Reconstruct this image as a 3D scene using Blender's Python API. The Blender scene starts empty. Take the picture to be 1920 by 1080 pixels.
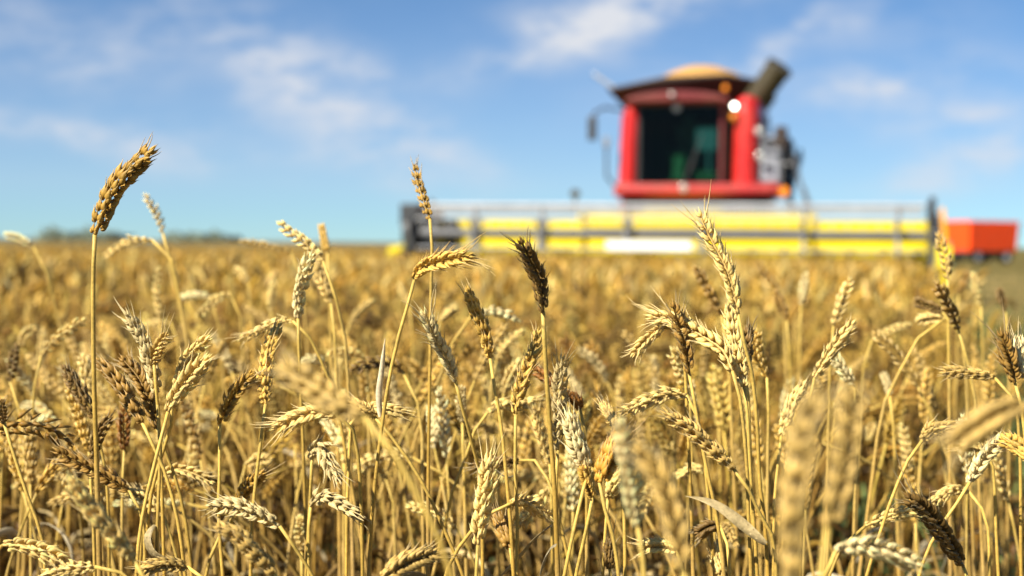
import bpy, math, random
import numpy as np
from mathutils import Vector, Matrix

# ------------------------------------------------------------------ camera, world, sun
SC = bpy.context.scene
COL = SC.collection
R = math.radians
F = 2667.0                      # focal length in photo pixels (50 mm on 36 mm, 1920 wide)
CAMZ = 0.95
PITCH, ROLL = R(1.80), R(0.5)
SUN_DIR = Vector((-0.62, -0.52, 0.68)).normalized()      # towards the sun

cam_data = bpy.data.cameras.new('camera')
cam = bpy.data.objects.new('camera', cam_data)
COL.objects.link(cam)
cam_data.lens = 50.0
cam_data.sensor_width = 36.0
cam_data.clip_start = 0.05
cam_data.clip_end = 6000.0
cam.matrix_world = (Matrix.Translation((0, 0, CAMZ)) @ Matrix.Rotation(R(90) - PITCH, 4, 'X')
                    @ Matrix.Rotation(ROLL, 4, 'Z'))
cam_data.dof.use_dof = True
cam_data.dof.focus_distance = 1.245
cam_data.dof.aperture_fstop = 4.7
SC.camera = cam
CM = cam.matrix_world.to_3x3()

def ray(px, py):
    return CM @ Vector(((px - 960.0) / F, -(py - 540.0) / F, -1.0))

def W(px, py, y):
    """world point seen at a photo pixel at distance y in front of the camera"""
    r = ray(px, py)
    return Vector((0, 0, CAMZ)) + r * (y / r.y)

def project(p):
    q = CM.transposed() @ (Vector(p) - Vector((0, 0, CAMZ)))
    return 960 + F * q.x / -q.z, 540 - F * q.y / -q.z

sun_data = bpy.data.lights.new('sun', 'SUN')
sun = bpy.data.objects.new('sun', sun_data)
COL.objects.link(sun)
sun_data.energy = 5.0
sun_data.angle = R(0.5)
sun_data.color = (1.0, 0.94, 0.81)
sun.rotation_euler = (-SUN_DIR).to_track_quat('-Z', 'Y').to_euler()

world = bpy.data.worlds.new("World")
SC.world = world
world.use_nodes = True
SC.view_settings.view_transform = 'Standard'
SC.view_settings.look = 'None'
SC.view_settings.gamma = 1.0
SC.view_settings.exposure = 1.0
SC.cycles.use_denoising = True
SC.cycles.max_bounces = 8
SC.cycles.diffuse_bounces = 4
SC.cycles.transparent_max_bounces = 8
SC.cycles.sample_clamp_indirect = 6.0

class NT:
    """tiny helper for math node chains"""
    def __init__(s, tree):
        s.t = tree
    def n(s, typ, **kw):
        x = s.t.nodes.new(typ)
        for k, v in kw.items():
            setattr(x, k, v)
        return x
    def link(s, a, b):
        s.t.links.new(a, b)
    def m(s, op, a, b=None, clamp=False):
        x = s.n('ShaderNodeMath', operation=op, use_clamp=clamp)
        for i, v in enumerate((a, b)):
            if v is None:
                continue
            if isinstance(v, (int, float)):
                x.inputs[i].default_value = v
            else:
                s.link(v, x.inputs[i])
        return x.outputs[0]

def build_world():
    t = world.node_tree
    for x in list(t.nodes):
        t.nodes.remove(x)
    g = NT(t)
    out = g.n('ShaderNodeOutputWorld')
    bg = g.n('ShaderNodeBackground')
    sky = g.n('ShaderNodeTexSky', sky_type='NISHITA')
    sky.sun_disc = False
    sky.sun_elevation = math.asin(SUN_DIR.z)
    sky.sun_rotation = math.atan2(SUN_DIR.x, SUN_DIR.y)
    sky.altitude = 3000
    sky.air_density = 1.0
    sky.dust_density = 0.0
    sky.ozone_density = 10.0
    tc = g.n('ShaderNodeTexCoord')
    sep = g.n('ShaderNodeSeparateXYZ')
    g.link(tc.outputs['Generated'], sep.inputs[0])
    ay = g.m('MAXIMUM', g.m('ABSOLUTE', sep.outputs[1]), 0.05)
    u0 = g.m('DIVIDE', sep.outputs[0], ay)
    v0 = g.m('DIVIDE', sep.outputs[2], ay)
    comb = g.n('ShaderNodeCombineXYZ')
    g.link(u0, comb.inputs[0]); g.link(v0, comb.inputs[1])
    wn = g.n('ShaderNodeTexNoise'); wn.inputs['Scale'].default_value = 11.0
    wn.inputs['Detail'].default_value = 4.0
    g.link(comb.outputs[0], wn.inputs['Vector'])
    ws = g.n('ShaderNodeSeparateColor'); g.link(wn.outputs['Color'], ws.inputs[0])
    u = g.m('ADD', u0, g.m('MULTIPLY', g.m('SUBTRACT', ws.outputs[0], 0.5), 0.085))
    v = g.m('ADD', v0, g.m('MULTIPLY', g.m('SUBTRACT', ws.outputs[1], 0.5), 0.05))
    # wisps: photo px centre, half length, half width, rising angle (deg), strength
    wisps = [(150, 95, 150, 60, -8, .55), (330, 35, 70, 45, 30, .45), (470, 90, 75, 55, -30, .4), (600, 170, 210, 60, -32, .75),
             (540, 190, 90, 45, 0, .35), (800, 290, 110, 40, -15, .35), (140, 242, 300, 26, -8, .75), (620, 292, 40, 22, 0, .25),
             (1110, 40, 230, 42, 22, .95), (1190, 20, 190, 60, 8, .5), (1500, 75, 110, 24, 28, .75), (1380, 120, 190, 28, 12, .35),
             (1680, 165, 125, 32, 9, .8), (1790, 228, 110, 26, 4, .6), (1830, 300, 240, 34, 20, .6), (1480, 180, 320, 50, 10, .18),
             (1750, 50, 120, 40, 10, .15), (-200, 60, 200, 70, 12, .6), (2200, 120, 240, 60, 18, .6), (960, -260, 420, 90, 12, .7),
             (300, -320, 300, 80, -15, .6), (1700, -300, 320, 70, 18, .6)]
    tot = None
    for (px, py, a, b, ang, st) in wisps:
        r = ray(px, py)
        cu, cv = r.x / r.y, r.z / r.y
        ca, sa = math.cos(R(ang)), math.sin(R(ang))
        du = g.m('SUBTRACT', u, cu); dv = g.m('SUBTRACT', v, cv)
        p = g.m('ADD', g.m('MULTIPLY', du, ca * F / a), g.m('MULTIPLY', dv, sa * F / a))
        q = g.m('ADD', g.m('MULTIPLY', du, -sa * F / b), g.m('MULTIPLY', dv, ca * F / b))
        d2 = g.m('ADD', g.m('MULTIPLY', p, p), g.m('MULTIPLY', q, q))
        e = g.m('MULTIPLY', g.m('EXPONENT', g.m('MULTIPLY', d2, -0.75)), st)
        tot = e if tot is None else g.m('ADD', tot, e)
    # streaky texture inside the wisps
    mp = g.n('ShaderNodeMapping')
    mp.inputs['Rotation'].default_value = (0, 0, R(-14))
    mp.inputs['Scale'].default_value = (7.0, 17.0, 1.0)
    g.link(comb.outputs[0], mp.inputs[0])
    sn = g.n('ShaderNodeTexNoise'); sn.inputs['Scale'].default_value = 1.6
    sn.inputs['Detail'].default_value = 6.0; sn.inputs['Roughness'].default_value = 0.62
    g.link(mp.outputs[0], sn.inputs['Vector'])
    mr = g.n('ShaderNodeMapRange'); mr.interpolation_type = 'SMOOTHSTEP'
    mr.inputs['From Min'].default_value = 0.34; mr.inputs['From Max'].default_value = 0.66
    mr.inputs['To Min'].default_value = 0.10; mr.inputs['To Max'].default_value = 1.1
    g.link(sn.outputs[0], mr.inputs[0])
    fac = g.m('MULTIPLY', tot, mr.outputs[0])
    veil = g.m('SUBTRACT', 0.34, g.m('MULTIPLY', v0, 1.5))      # thin high haze, thicker towards the horizon
    veil = g.m('MAXIMUM', veil, 0.03)
    fac = g.m('ADD', g.m('MULTIPLY', fac, CLOUD), veil, clamp=True)
    # only above the horizon
    ab = g.n('ShaderNodeMapRange'); ab.inputs['From Min'].default_value = 0.0; ab.inputs['From Max'].default_value = 0.04
    g.link(sep.outputs[2], ab.inputs[0])
    fac = g.m('MULTIPLY', fac, ab.outputs[0])
    tint = g.n('ShaderNodeMix', data_type='RGBA', blend_type='MULTIPLY')
    tint.inputs[0].default_value = 1.0
    g.link(sky.outputs[0], tint.inputs[6])
    tint.inputs[7].default_value = SKYTINT
    mix = g.n('ShaderNodeMix', data_type='RGBA')
    g.link(fac, mix.inputs[0]); g.link(tint.outputs[2], mix.inputs[6])
    mix.inputs[7].default_value = CLOUDCOL
    g.link(mix.outputs[2], bg.inputs[0])
    bg.inputs[1].default_value = SKY
    g.link(bg.outputs[0], out.inputs[0])

SKY = 0.054
SKYTINT = (0.92, 1.09, 1.03, 1)
CLOUDCOL = (6.9, 7.15, 7.7, 1)
CLOUD = 0.82
build_world()

# ------------------------------------------------------------------ materials
def mat_new(name):
    m = bpy.data.materials.new(name)
    m.use_nodes = True
    t = m.node_tree
    for x in list(t.nodes):
        t.nodes.remove(x)
    return m, NT(t)

def straw_material():
    m, g = mat_new('straw')
    out = g.n('ShaderNodeOutputMaterial')
    at = g.n('ShaderNodeAttribute', attribute_name='col')
    tc = g.n('ShaderNodeTexCoord')
    ns = g.n('ShaderNodeTexNoise'); ns.inputs['Scale'].default_value = 420.0; ns.inputs['Detail'].default_value = 3.0
    g.link(tc.outputs['Object'], ns.inputs['Vector'])
    n2 = g.n('ShaderNodeTexNoise'); n2.inputs['Scale'].default_value = 60.0; n2.inputs['Detail'].default_value = 2.0
    g.link(tc.outputs['Object'], n2.inputs['Vector'])
    k = g.m('ADD', g.m('MULTIPLY', ns.outputs[0], 0.55), g.m('MULTIPLY', n2.outputs[0], 0.55))
    k = g.m('ADD', g.m('MULTIPLY', g.m('SUBTRACT', k, 0.55), 1.7), 1.0)
    mul = g.n('ShaderNodeMix', data_type='RGBA', blend_type='MULTIPLY'); mul.inputs[0].default_value = 1.0
    cc = g.n('ShaderNodeCombineColor')
    for i in range(3):
        g.link(k, cc.inputs[i])
    g.link(at.outputs['Color'], mul.inputs[6]); g.link(cc.outputs[0], mul.inputs[7])
    p = g.n('ShaderNodeBsdfPrincipled')
    g.link(mul.outputs[2], p.inputs['Base Color'])
    p.inputs['Roughness'].default_value = 0.48
    p.inputs['Specular IOR Level'].default_value = 0.25
    bp = g.n('ShaderNodeBump'); bp.inputs['Strength'].default_value = 0.35; bp.inputs['Distance'].default_value = 0.0006
    g.link(ns.outputs[0], bp.inputs['Height']); g.link(bp.outputs[0], p.inputs['Normal'])
    tr = g.n('ShaderNodeBsdfTranslucent'); g.link(mul.outputs[2], tr.inputs[0])
    mx = g.n('ShaderNodeMixShader'); mx.inputs[0].default_value = 0.14
    g.link(p.outputs[0], mx.inputs[1]); g.link(tr.outputs[0], mx.inputs[2])
    g.link(mx.outputs[0], out.inputs[0])
    return m

def simple(name, col, rough=0.5, metal=0.0, coat=0.0, noise=0.12, nscale=3.0, emit=None, spec=0.5, dust=None):
    m, g = mat_new(name)
    out = g.n('ShaderNodeOutputMaterial')
    p = g.n('ShaderNodeBsdfPrincipled')
    tc = g.n('ShaderNodeTexCoord')
    ns = g.n('ShaderNodeTexNoise'); ns.inputs['Scale'].default_value = nscale; ns.inputs['Detail'].default_value = 5.0
    g.link(tc.outputs['Object'], ns.inputs['Vector'])
    rp = g.n('ShaderNodeValToRGB')
    rp.color_ramp.elements[0].position = 0.3; rp.color_ramp.elements[1].position = 0.7
    rp.color_ramp.elements[0].color = tuple(c * (1 - noise) for c in col) + (1,)
    rp.color_ramp.elements[1].color = tuple(min(1, c * (1 + noise)) for c in col) + (1,)
    g.link(ns.outputs[0], rp.inputs[0])
    src = rp.outputs[0]
    if dust:
        n2 = g.n('ShaderNodeTexNoise'); n2.inputs['Scale'].default_value = 1.3; n2.inputs['Detail'].default_value = 6.0
        g.link(tc.outputs['Object'], n2.inputs['Vector'])
        mr = g.n('ShaderNodeMapRange'); mr.inputs['From Min'].default_value = 0.45; mr.inputs['From Max'].default_value = 0.75
        mr.inputs['To Max'].default_value = dust
        g.link(n2.outputs[0], mr.inputs[0])
        mx = g.n('ShaderNodeMix', data_type='RGBA'); g.link(mr.outputs[0], mx.inputs[0])
        g.link(src, mx.inputs[6]); mx.inputs[7].default_value = (0.36, 0.27, 0.15, 1)
        src = mx.outputs[2]
    g.link(src, p.inputs['Base Color'])
    p.inputs['Roughness'].default_value = rough
    p.inputs['Metallic'].default_value = metal
    p.inputs['Coat Weight'].default_value = coat
    p.inputs['Coat Roughness'].default_value = 0.12
    p.inputs['Specular IOR Level'].default_value = spec
    if emit:
        p.inputs['Emission Color'].default_value = tuple(emit[:3]) + (1,)
        p.inputs['Emission Strength'].default_value = emit[3]
    g.link(p.outputs[0], out.inputs[0])
    return m

def glass_material():
    m, g = mat_new('tinted_glass')
    out = g.n('ShaderNodeOutputMaterial')
    tr = g.n('ShaderNodeBsdfTransparent'); tr.inputs[0].default_value = (0.30, 0.46, 0.38, 1)
    gl = g.n('ShaderNodeBsdfGlossy'); gl.inputs['Roughness'].default_value = 0.05
    fr = g.n('ShaderNodeFresnel'); fr.inputs[0].default_value = 1.22
    mx = g.n('ShaderNodeMixShader')
    g.link(fr.outputs[0], mx.inputs[0]); g.link(tr.outputs[0], mx.inputs[1]); g.link(gl.outputs[0], mx.inputs[2])
    g.link(mx.outputs[0], out.inputs[0])
    return m

def ground_material():
    m, g = mat_new('stubble_ground')
    out = g.n('ShaderNodeOutputMaterial')
    p = g.n('ShaderNodeBsdfPrincipled'); p.inputs['Roughness'].default_value = 0.95
    p.inputs['Specular IOR Level'].default_value = 0.1
    tc = g.n('ShaderNodeTexCoord')
    ns = g.n('ShaderNodeTexNoise'); ns.inputs['Scale'].default_value = 0.35; ns.inputs['Detail'].default_value = 8.0
    ns.inputs['Roughness'].default_value = 0.7
    g.link(tc.outputs['Object'], ns.inputs['Vector'])
    rp = g.n('ShaderNodeValToRGB')
    e = rp.color_ramp.elements
    e[0].position = 0.30; e[0].color = (0.075, 0.072, 0.018, 1)
    e[1].position = 0.72; e[1].color = (0.23, 0.165, 0.05, 1)
    x = rp.color_ramp.elements.new(0.5); x.color = (0.15, 0.118, 0.033, 1)
    g.link(ns.outputs[0], rp.inputs[0])
    n2 = g.n('ShaderNodeTexNoise'); n2.inputs['Scale'].default_value = 30.0; n2.inputs['Detail'].default_value = 4.0
    g.link(tc.outputs['Object'], n2.inputs['Vector'])
    mul = g.n('ShaderNodeMix', data_type='RGBA', blend_type='MULTIPLY'); mul.inputs[0].default_value = 0.8
    g.link(rp.outputs[0], mul.inputs[6]); g.link(n2.outputs[0], mul.inputs[7])
    g2 = g.n('ShaderNodeMix', data_type='RGBA', blend_type='ADD'); g2.inputs[0].default_value = 0.35
    g.link(mul.outputs[2], g2.inputs[6]); g.link(rp.outputs[0], g2.inputs[7])
    g.link(g2.outputs[2], p.inputs['Base Color'])
    bp = g.n('ShaderNodeBump'); bp.inputs['Strength'].default_value = 0.8; bp.inputs['Distance'].default_value = 0.03
    g.link(n2.outputs[0], bp.inputs['Height']); g.link(bp.outputs[0], p.inputs['Normal'])
    g.link(p.outputs[0], out.inputs[0])
    return m

M_STRAW = straw_material()
M_GROUND = ground_material()

# ------------------------------------------------------------------ mesh buffer
class Buf:
    def __init__(s):
        s.v = []; s.l = []; s.c = []; s.k = []; s.n = 0
    def add(s, V, loops, counts, cols):
        """V (n,3), loops flat indices, counts per face, cols (n,3)"""
        V = np.asarray(V, dtype=np.float32)
        s.v.append(V); s.l.append(np.asarray(loops, dtype=np.int64) + s.n)
        s.c.append(np.asarray(counts, dtype=np.int32))
        c = np.asarray(cols, dtype=np.float32)
        if c.ndim == 1:
            c = np.tile(c, (len(V), 1))
        s.k.append(c); s.n += len(V)
    def arrays(s):
        return np.concatenate(s.v), np.concatenate(s.l), np.concatenate(s.c), np.concatenate(s.k)
    def mesh(s, name, mat, smooth=True):
        V, L, C, K = s.arrays()
        me = bpy.data.meshes.new(name)
        me.vertices.add(len(V)); me.vertices.foreach_set('co', V.ravel())
        me.loops.add(len(L)); me.loops.foreach_set('vertex_index', L.astype(np.int32))
        me.polygons.add(len(C))
        st = np.zeros(len(C), dtype=np.int32); st[1:] = np.cumsum(C)[:-1]
        me.polygons.foreach_set('loop_start', st)
        me.polygons.foreach_set('loop_total', C)
        me.polygons.foreach_set('use_smooth', np.full(len(C), smooth, dtype=bool))
        me.update(calc_edges=True)
        at = me.color_attributes.new('col', 'FLOAT_COLOR', 'POINT')
        at.data.foreach_set('color', np.concatenate([np.clip(K, 0, 1), np.ones((len(K), 1), dtype=np.float32)], axis=1).ravel())
        me.materials.append(mat)
        return me
    def obj(s, name, mat, parent=None, smooth=True):
        o = bpy.data.objects.new(name, s.mesh(name, mat, smooth))
        COL.objects.link(o)
        if parent:
            o.parent = parent
        return o

def tag(o, label=None, cat=None, group=None, kind=None):
    if label: o['label'] = label
    if cat: o['category'] = cat
    if group: o['group'] = group
    if kind: o['kind'] = kind
    return o

def empty(name, loc, rz=0.0):
    o = bpy.data.objects.new(name, None)
    o.empty_display_size = 0.05
    COL.objects.link(o); o.location = loc; o.rotation_euler = (0, 0, rz)
    return o

def catmull(P, n):
    P = np.asarray(P, dtype=float)
    if len(P) == 2:
        t = np.linspace(0, 1, n)[:, None]
        return P[0] * (1 - t) + P[1] * t
    d = np.linalg.norm(np.diff(P, axis=0), axis=1) + 1e-9
    s = np.concatenate([[0], np.cumsum(d)])
    m = np.zeros_like(P)
    m[1:-1] = (P[2:] - P[:-2]) / (s[2:] - s[:-2])[:, None]
    m[0] = (P[1] - P[0]) / d[0]; m[-1] = (P[-1] - P[-2]) / d[-1]
    q = np.linspace(0, s[-1], n)
    i = np.clip(np.searchsorted(s, q, side='right') - 1, 0, len(P) - 2)
    h = d[i][:, None]; t = ((q - s[i]) / d[i])[:, None]
    return ((2*t**3 - 3*t**2 + 1) * P[i] + (t**3 - 2*t**2 + t) * h * m[i]
            + (-2*t**3 + 3*t**2) * P[i+1] + (t**3 - t**2) * h * m[i+1])

def nrm(a):
    return a / (np.linalg.norm(a, axis=-1, keepdims=True) + 1e-12)

def frames(C, roll=0.0, twist=0.0):
    T = nrm(np.gradient(C, axis=0))
    U = np.zeros_like(T)
    a = np.array([0.0, 1.0, 0.0]) if abs(T[0, 1]) < 0.9 else np.array([1.0, 0, 0])
    u = nrm(a - T[0] * a.dot(T[0]))
    U[0] = u
    for i in range(1, len(C)):
        u = u - T[i] * u.dot(T[i]); u = u / (np.linalg.norm(u) + 1e-12); U[i] = u
    Vv = np.cross(T, U)
    ang = roll + twist * np.linspace(0, 1, len(C))
    ca, sa = np.cos(ang)[:, None], np.sin(ang)[:, None]
    return T, U * ca + Vv * sa, -U * sa + Vv * ca

def tube(buf, C, rad, k, cols, caps=True):
    C = np.asarray(C); n = len(C)
    rad = np.broadcast_to(np.asarray(rad, dtype=float), (n,))
    T, U, Vv = frames(C)
    a = np.arange(k) * 2 * math.pi / k
    P = C[:, None] + rad[:, None, None] * (np.cos(a)[None, :, None] * U[:, None] + np.sin(a)[None, :, None] * Vv[:, None])
    V = P.reshape(-1, 3)
    i = np.arange(n - 1)[:, None] * k; j = np.arange(k)[None]; j2 = (j + 1) % k
    q = np.stack([i + j, i + j2, i + k + j2, i + k + j], axis=-1).reshape(-1)
    counts = [4] * ((n - 1) * k)
    cols = np.asarray(cols, dtype=float)
    if cols.ndim == 1:
        cols = np.tile(cols, (n, 1))
    cc = np.repeat(cols, k, axis=0)
    loops = list(q)
    if caps:
        loops += list(range(k))[::-1] + list(range((n - 1) * k, n * k)); counts += [k, k]
    buf.add(V, loops, counts, cc)

# ------------------------------------------------------------------ wheat
def floret_template(k, ts, rs):
    V = [(0, 0, 0)]; n = len(ts)
    for t, r in zip(ts, rs):
        for j in range(k):
            a = 2 * math.pi * j / k
            V.append((math.cos(a) * r + 0.55 * math.sin(math.pi * t), math.sin(a) * r, t))
    V.append((-0.05, 0, 1.24))
    L, C = [], []
    for j in range(k):
        L += [0, 1 + (j + 1) % k, 1 + j]; C.append(3)
    for i in range(n - 1):
        for j in range(k):
            b = 1 + i * k
            L += [b + j, b + (j + 1) % k, b + k + (j + 1) % k, b + k + j]; C.append(4)
    b = 1 + (n - 1) * k
    for j in range(k):
        L += [b + j, b + (j + 1) % k, len(V) - 1]; C.append(3)
    t = np.array([0] + [t for t in ts for _ in range(k)] + [1.2])
    return np.array(V, dtype=float), np.array(L), np.array(C), t

T_HI = floret_template(7, [.05, .18, .34, .54, .76, .96], [.50, .90, 1.0, .82, .42, .13])
T_MID = floret_template(5, [.12, .40, .72], [.62, 1.0, .66])
T_LO = floret_template(4, [.35], [1.0])

PAL = {'W': (.82, .65, .31), 'P': (.78, .55, .18), 'G': (.66, .41, .085), 'O': (.58, .29, .040), 'T': (.56, .37, .105),
       'Y': (.60, .46, .20), 'B': (.33, .185, .040), 'R': (.28, .115, .022), 'D': (.215, .125, .034), 'H': (.46, .265, .046)}
STEM_TOP = np.array((.64, .445, .105)); STEM_LOW = np.array((.36, .165, .010))  # low stems orange, also darkened to paint in the canopy's shade

def put_template(buf, T, pos, D, A, B, ln, wa, wb, base, var, rng):
    """instances of the floret template; D length dir, A outward (bulge), B sideways"""
    V, L, C, t = T
    N = len(pos)
    out = (pos[:, None] + V[None, :, 2:3] * (D * ln[:, None])[:, None]
           + V[None, :, 0:1] * (A * wa[:, None])[:, None] + V[None, :, 1:2] * (B * wb[:, None])[:, None])
    loops = (L[None] + (np.arange(N) * len(V))[:, None]).reshape(-1)
    counts = np.tile(C, N)
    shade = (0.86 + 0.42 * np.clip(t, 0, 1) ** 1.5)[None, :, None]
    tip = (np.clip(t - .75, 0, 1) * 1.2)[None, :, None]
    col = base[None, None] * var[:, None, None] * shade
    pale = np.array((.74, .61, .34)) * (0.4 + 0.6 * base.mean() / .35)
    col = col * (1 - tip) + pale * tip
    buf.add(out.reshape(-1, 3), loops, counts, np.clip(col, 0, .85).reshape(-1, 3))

def add_ear(buf, pts, w, tone, lod, rng, awn=0, abuf=None, roll=None):
    """pts: curve base -> tip"""
    C = catmull(pts, 33)
    Ln = np.linalg.norm(np.diff(C, axis=0), axis=1).sum()
    base = np.array(PAL[tone] if isinstance(tone, str) else tone, dtype=float)
    base = base * rng.uniform(.92, 1.08)
    roll = rng.uniform(0, math.pi) if roll is None else roll
    T, U, Vv = frames(C, roll, rng.uniform(-.5, .5))
    tube(buf, C, np.linspace(.0016, .0009, 33) * w, 4, base * .8)
    n = max(12, int(Ln / (.0050 if lod < 2 else .0056)))
    s = (np.arange(n) + .25) / n * .955
    idx = s * 32; i0 = np.clip(idx.astype(int), 0, 31); fr = (idx - i0)[:, None]
    Pn = C[i0] * (1 - fr) + C[i0 + 1] * fr
    Tn = nrm(T[i0] * (1 - fr) + T[i0 + 1] * fr); Un = nrm(U[i0]); Vn = nrm(Vv[i0])
    sg = np.where(np.arange(n) % 2 == 0, 1.0, -1.0)[:, None]
    env = np.interp(s, [0, .10, .3, .7, .9, 1], [.62, .88, 1.06, 1.03, .86, .70]) * w
    env = env * rng.uniform(.86, 1.12, n)
    if lod == 0:   # v side, u angle, v angle, pos u, pos v, pos t, length, width
        kinds = [(0, 25, 0, 2.2, 0, 1.4, 10.2, 1.15), (1, 21, 9, 1.35, 2.3, .3, 11.4, 1.32), (-1, 21, -9, 1.35, -2.3, .3, 11.4, 1.32),
                 (1, 30, 22, 1.5, 3.0, -1.2, 7.4, .95), (-1, 30, -22, 1.5, -3.0, -1.2, 7.4, .95)]
        TT = T_HI
    elif lod == 1:
        kinds = [(0, 24, 0, 2.2, 0, 1.2, 10.6, 1.1), (1, 22, 15, 1.5, 2.4, 0, 10.8, 1.2), (-1, 22, -15, 1.5, -2.4, 0, 10.8, 1.2)]
        TT = T_MID
    else:
        kinds = [(1, 24, 22, 2.2, 1.9, 0, 12.5, 1.3), (-1, 24, -22, 2.2, -1.9, 0, 12.5, 1.3)]
        TT = T_LO
    tips, tdir, ts = [], [], []
    for (vs, ua, va, pu, pv, pt, ln, wd) in kinds:
        e = env[:, None]
        ju = R(ua) + rng.normal(0, .08, n)[:, None]; jv = R(va) + rng.normal(0, .09, n)[:, None]
        D = nrm(Tn * np.cos(ju) * np.cos(jv) + sg * Un * np.sin(ju) + Vn * np.sin(jv))
        A = nrm(sg * Un * math.cos(R(va)) + Vn * math.sin(R(va)) * 1.2 - D * 0)
        A = nrm(A - D * (A * D).sum(1, keepdims=True))
        B = np.cross(D, A)
        pos = Pn + (sg * Un * pu + Vn * pv + Tn * pt) * .001 * e
        L_ = ln * .001 * env * rng.uniform(.84, 1.14, n)
        put_template(buf, TT, pos, D, A, B, L_, .00175 * wd * env, .00235 * wd * env * rng.uniform(.8, 1.1, n), base, rng.uniform(.74, 1.16, n), rng)
        if abs(vs) <= 1 and ln > 9:
            tips.append(pos + D * (L_ * 1.08)[:, None]); tdir.append(D); ts.append(s)
    # terminal spikelet
    e = env[-1]
    for ang in (0, 2.1, 4.2):
        D = nrm((T[-1] + .28 * (U[-1] * math.cos(ang) + Vv[-1] * math.sin(ang)))[None])
        A = nrm((U[-1] * math.cos(ang) + Vv[-1] * math.sin(ang))[None]); A = nrm(A - D * (A * D).sum())
        put_template(buf, TT, C[-2][None], D, A, np.cross(D, A), np.array([.0095 * e]), np.array([.0015 * e]), np.array([.0018 * e]), base, np.array([1.1]), rng)
    if awn and abuf is not None:
        tips = np.concatenate(tips); tdir = np.concatenate(tdir); ts = np.concatenate(ts)
        pal = base * .5 + np.array((.62, .5, .28)) * .5
        for q in range(len(tips)):
            p_ = .7 + .75 * ts[q] ** 2
            if rng.random() > p_ * (.45 + .14 * awn):
                continue
            L_ = (.0035 + .0040 * ts[q]) * (1 + .25 * awn)
            if ts[q] > .72 and rng.random() < .12 + .12 * awn:
                L_ = rng.uniform(.008, .011 + .007 * awn)
            d = tdir[q]; b = rng.normal(0, .25, 3)
            cc = np.array([tips[q] - d * .0015, tips[q] + d * L_ * .5, tips[q] + (d + b * .35) * L_])
            tube(abuf, catmull(cc, 4), [.0006, .00045, .00032, .00012], 3, pal, caps=False)

def add_stem(buf, pts, r0, r1, rng, k=7, n=36):
    """pts ground -> ear base"""
    C = catmull(pts, n)
    t = np.linspace(0, 1, n)
    rad = r0 + (r1 - r0) * t
    nodes = [rng.uniform(.28, .36), rng.uniform(.52, .62)]
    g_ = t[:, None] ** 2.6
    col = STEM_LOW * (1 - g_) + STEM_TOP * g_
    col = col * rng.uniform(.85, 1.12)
    for nd in nodes:
        i = int(nd * (n - 1))
        rad[i] *= 1.35; col[i] = col[i] * .5
        rad[i+1:i+8] *= 1.14      # sheath above the node
        col[i+1:i+8] = col[i+1:i+8] * .82 + np.array((.55, .43, .22)) * .18
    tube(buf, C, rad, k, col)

def add_leaf(buf, pts, width, rng, col=None, twist=None, n=14):
    C = catmull(pts, n)
    T, U, Vv = frames(C, rng.uniform(0, 6.28), rng.uniform(-2.5, 2.5) if twist is None else twist)
    t = np.linspace(0, 1, n)
    w = width * np.interp(t, [0, .08, .35, .75, 1], [.45, .8, 1, .7, .04])[:, None] * .5
    fold = .35
    P = np.stack([C + U * w + Vv * w * fold, C, C - U * w + Vv * w * fold], axis=1)
    th = Vv * .00025
    V = np.concatenate([P.reshape(-1, 3), (P - th[:, None]).reshape(-1, 3)])
    L, Cn = [], []
    m = 3 * n
    for i in range(n - 1):
        for j in range(2):
            a = i * 3 + j
            L += [a, a + 1, a + 4, a + 3]; Cn.append(4)
            L += [m + a + 3, m + a + 4, m + a + 1, m + a]; Cn.append(4)
        for a, s in ((i * 3, 1), (i * 3 + 2, -1)):
            q = [a, a + 3, m + a + 3, m + a]
            L += q if s > 0 else q[::-1]; Cn.append(4)
    base = np.array(col if col is not None else (.50, .41, .25)) * rng.uniform(.8, 1.1)
    cc = base[None] * (.72 + .5 * rng.random((2 * m, 1)))
    buf.add(V, L, Cn, cc)

def rand_leaf_pts(p, rng, L=.16):
    a = rng.uniform(0, 6.28); d = np.array((math.cos(a), math.sin(a), 0))
    up = rng.uniform(.3, 1.1)
    p = np.asarray(p)
    return [p, p + (d * .35 + np.array((0, 0, up * .5))) * L * .6, p + d * L * .62 + np.array((0, 0, up * .18 * L)), p + d * L * rng.uniform(.6, .95) + np.array((0, 0, -L * rng.uniform(.2, .7)))]

def rand_curve(rng, H, posture, earlen):
    """stem and ear points from the origin; H = stem length"""
    az = rng.uniform(0, 6.28) if rng.random() < .6 else rng.normal(2.6, .6)
    wob = rng.uniform(0, 6.28)
    lean = abs(rng.normal(0, .09))
    if posture == 'u': th1, th2 = rng.uniform(.05, .30), rng.uniform(.1, .45)
    elif posture == 'l': th1, th2 = rng.uniform(.3, .75), rng.uniform(.6, 1.25)
    else: th1, th2 = rng.uniform(.9, 1.5), rng.uniform(1.5, 2.5)
    n = 14
    pts = [np.zeros(3)]
    for i in range(n):
        t = (i + .5) / n
        th = lean + (th1 - lean) * max(0, (t - .55) / .45) ** 1.6
        a = az + .25 * math.sin(wob + 3 * t)
        pts.append(pts[-1] + H / n * np.array((math.sin(th) * math.cos(a), math.sin(th) * math.sin(a), math.cos(th))))
    ear = [pts[-1]]
    for i in range(5):
        th = th1 + (th2 - th1) * (i + .5) / 5
        ear.append(ear[-1] + earlen / 5 * np.array((math.sin(th) * math.cos(az), math.sin(th) * math.sin(az), math.cos(th))))
    return pts, ear
# ------------------------------------------------------------------ ground, field shape
YAW = R(-14.0)
HC = (2.46, 24.0)               # centre of the header's front edge

def to_local(x, y):
    dx, dy = x - HC[0], y - HC[1]
    c, s = math.cos(YAW), math.sin(YAW)
    return c * dx + s * dy, -s * dx + c * dy

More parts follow.
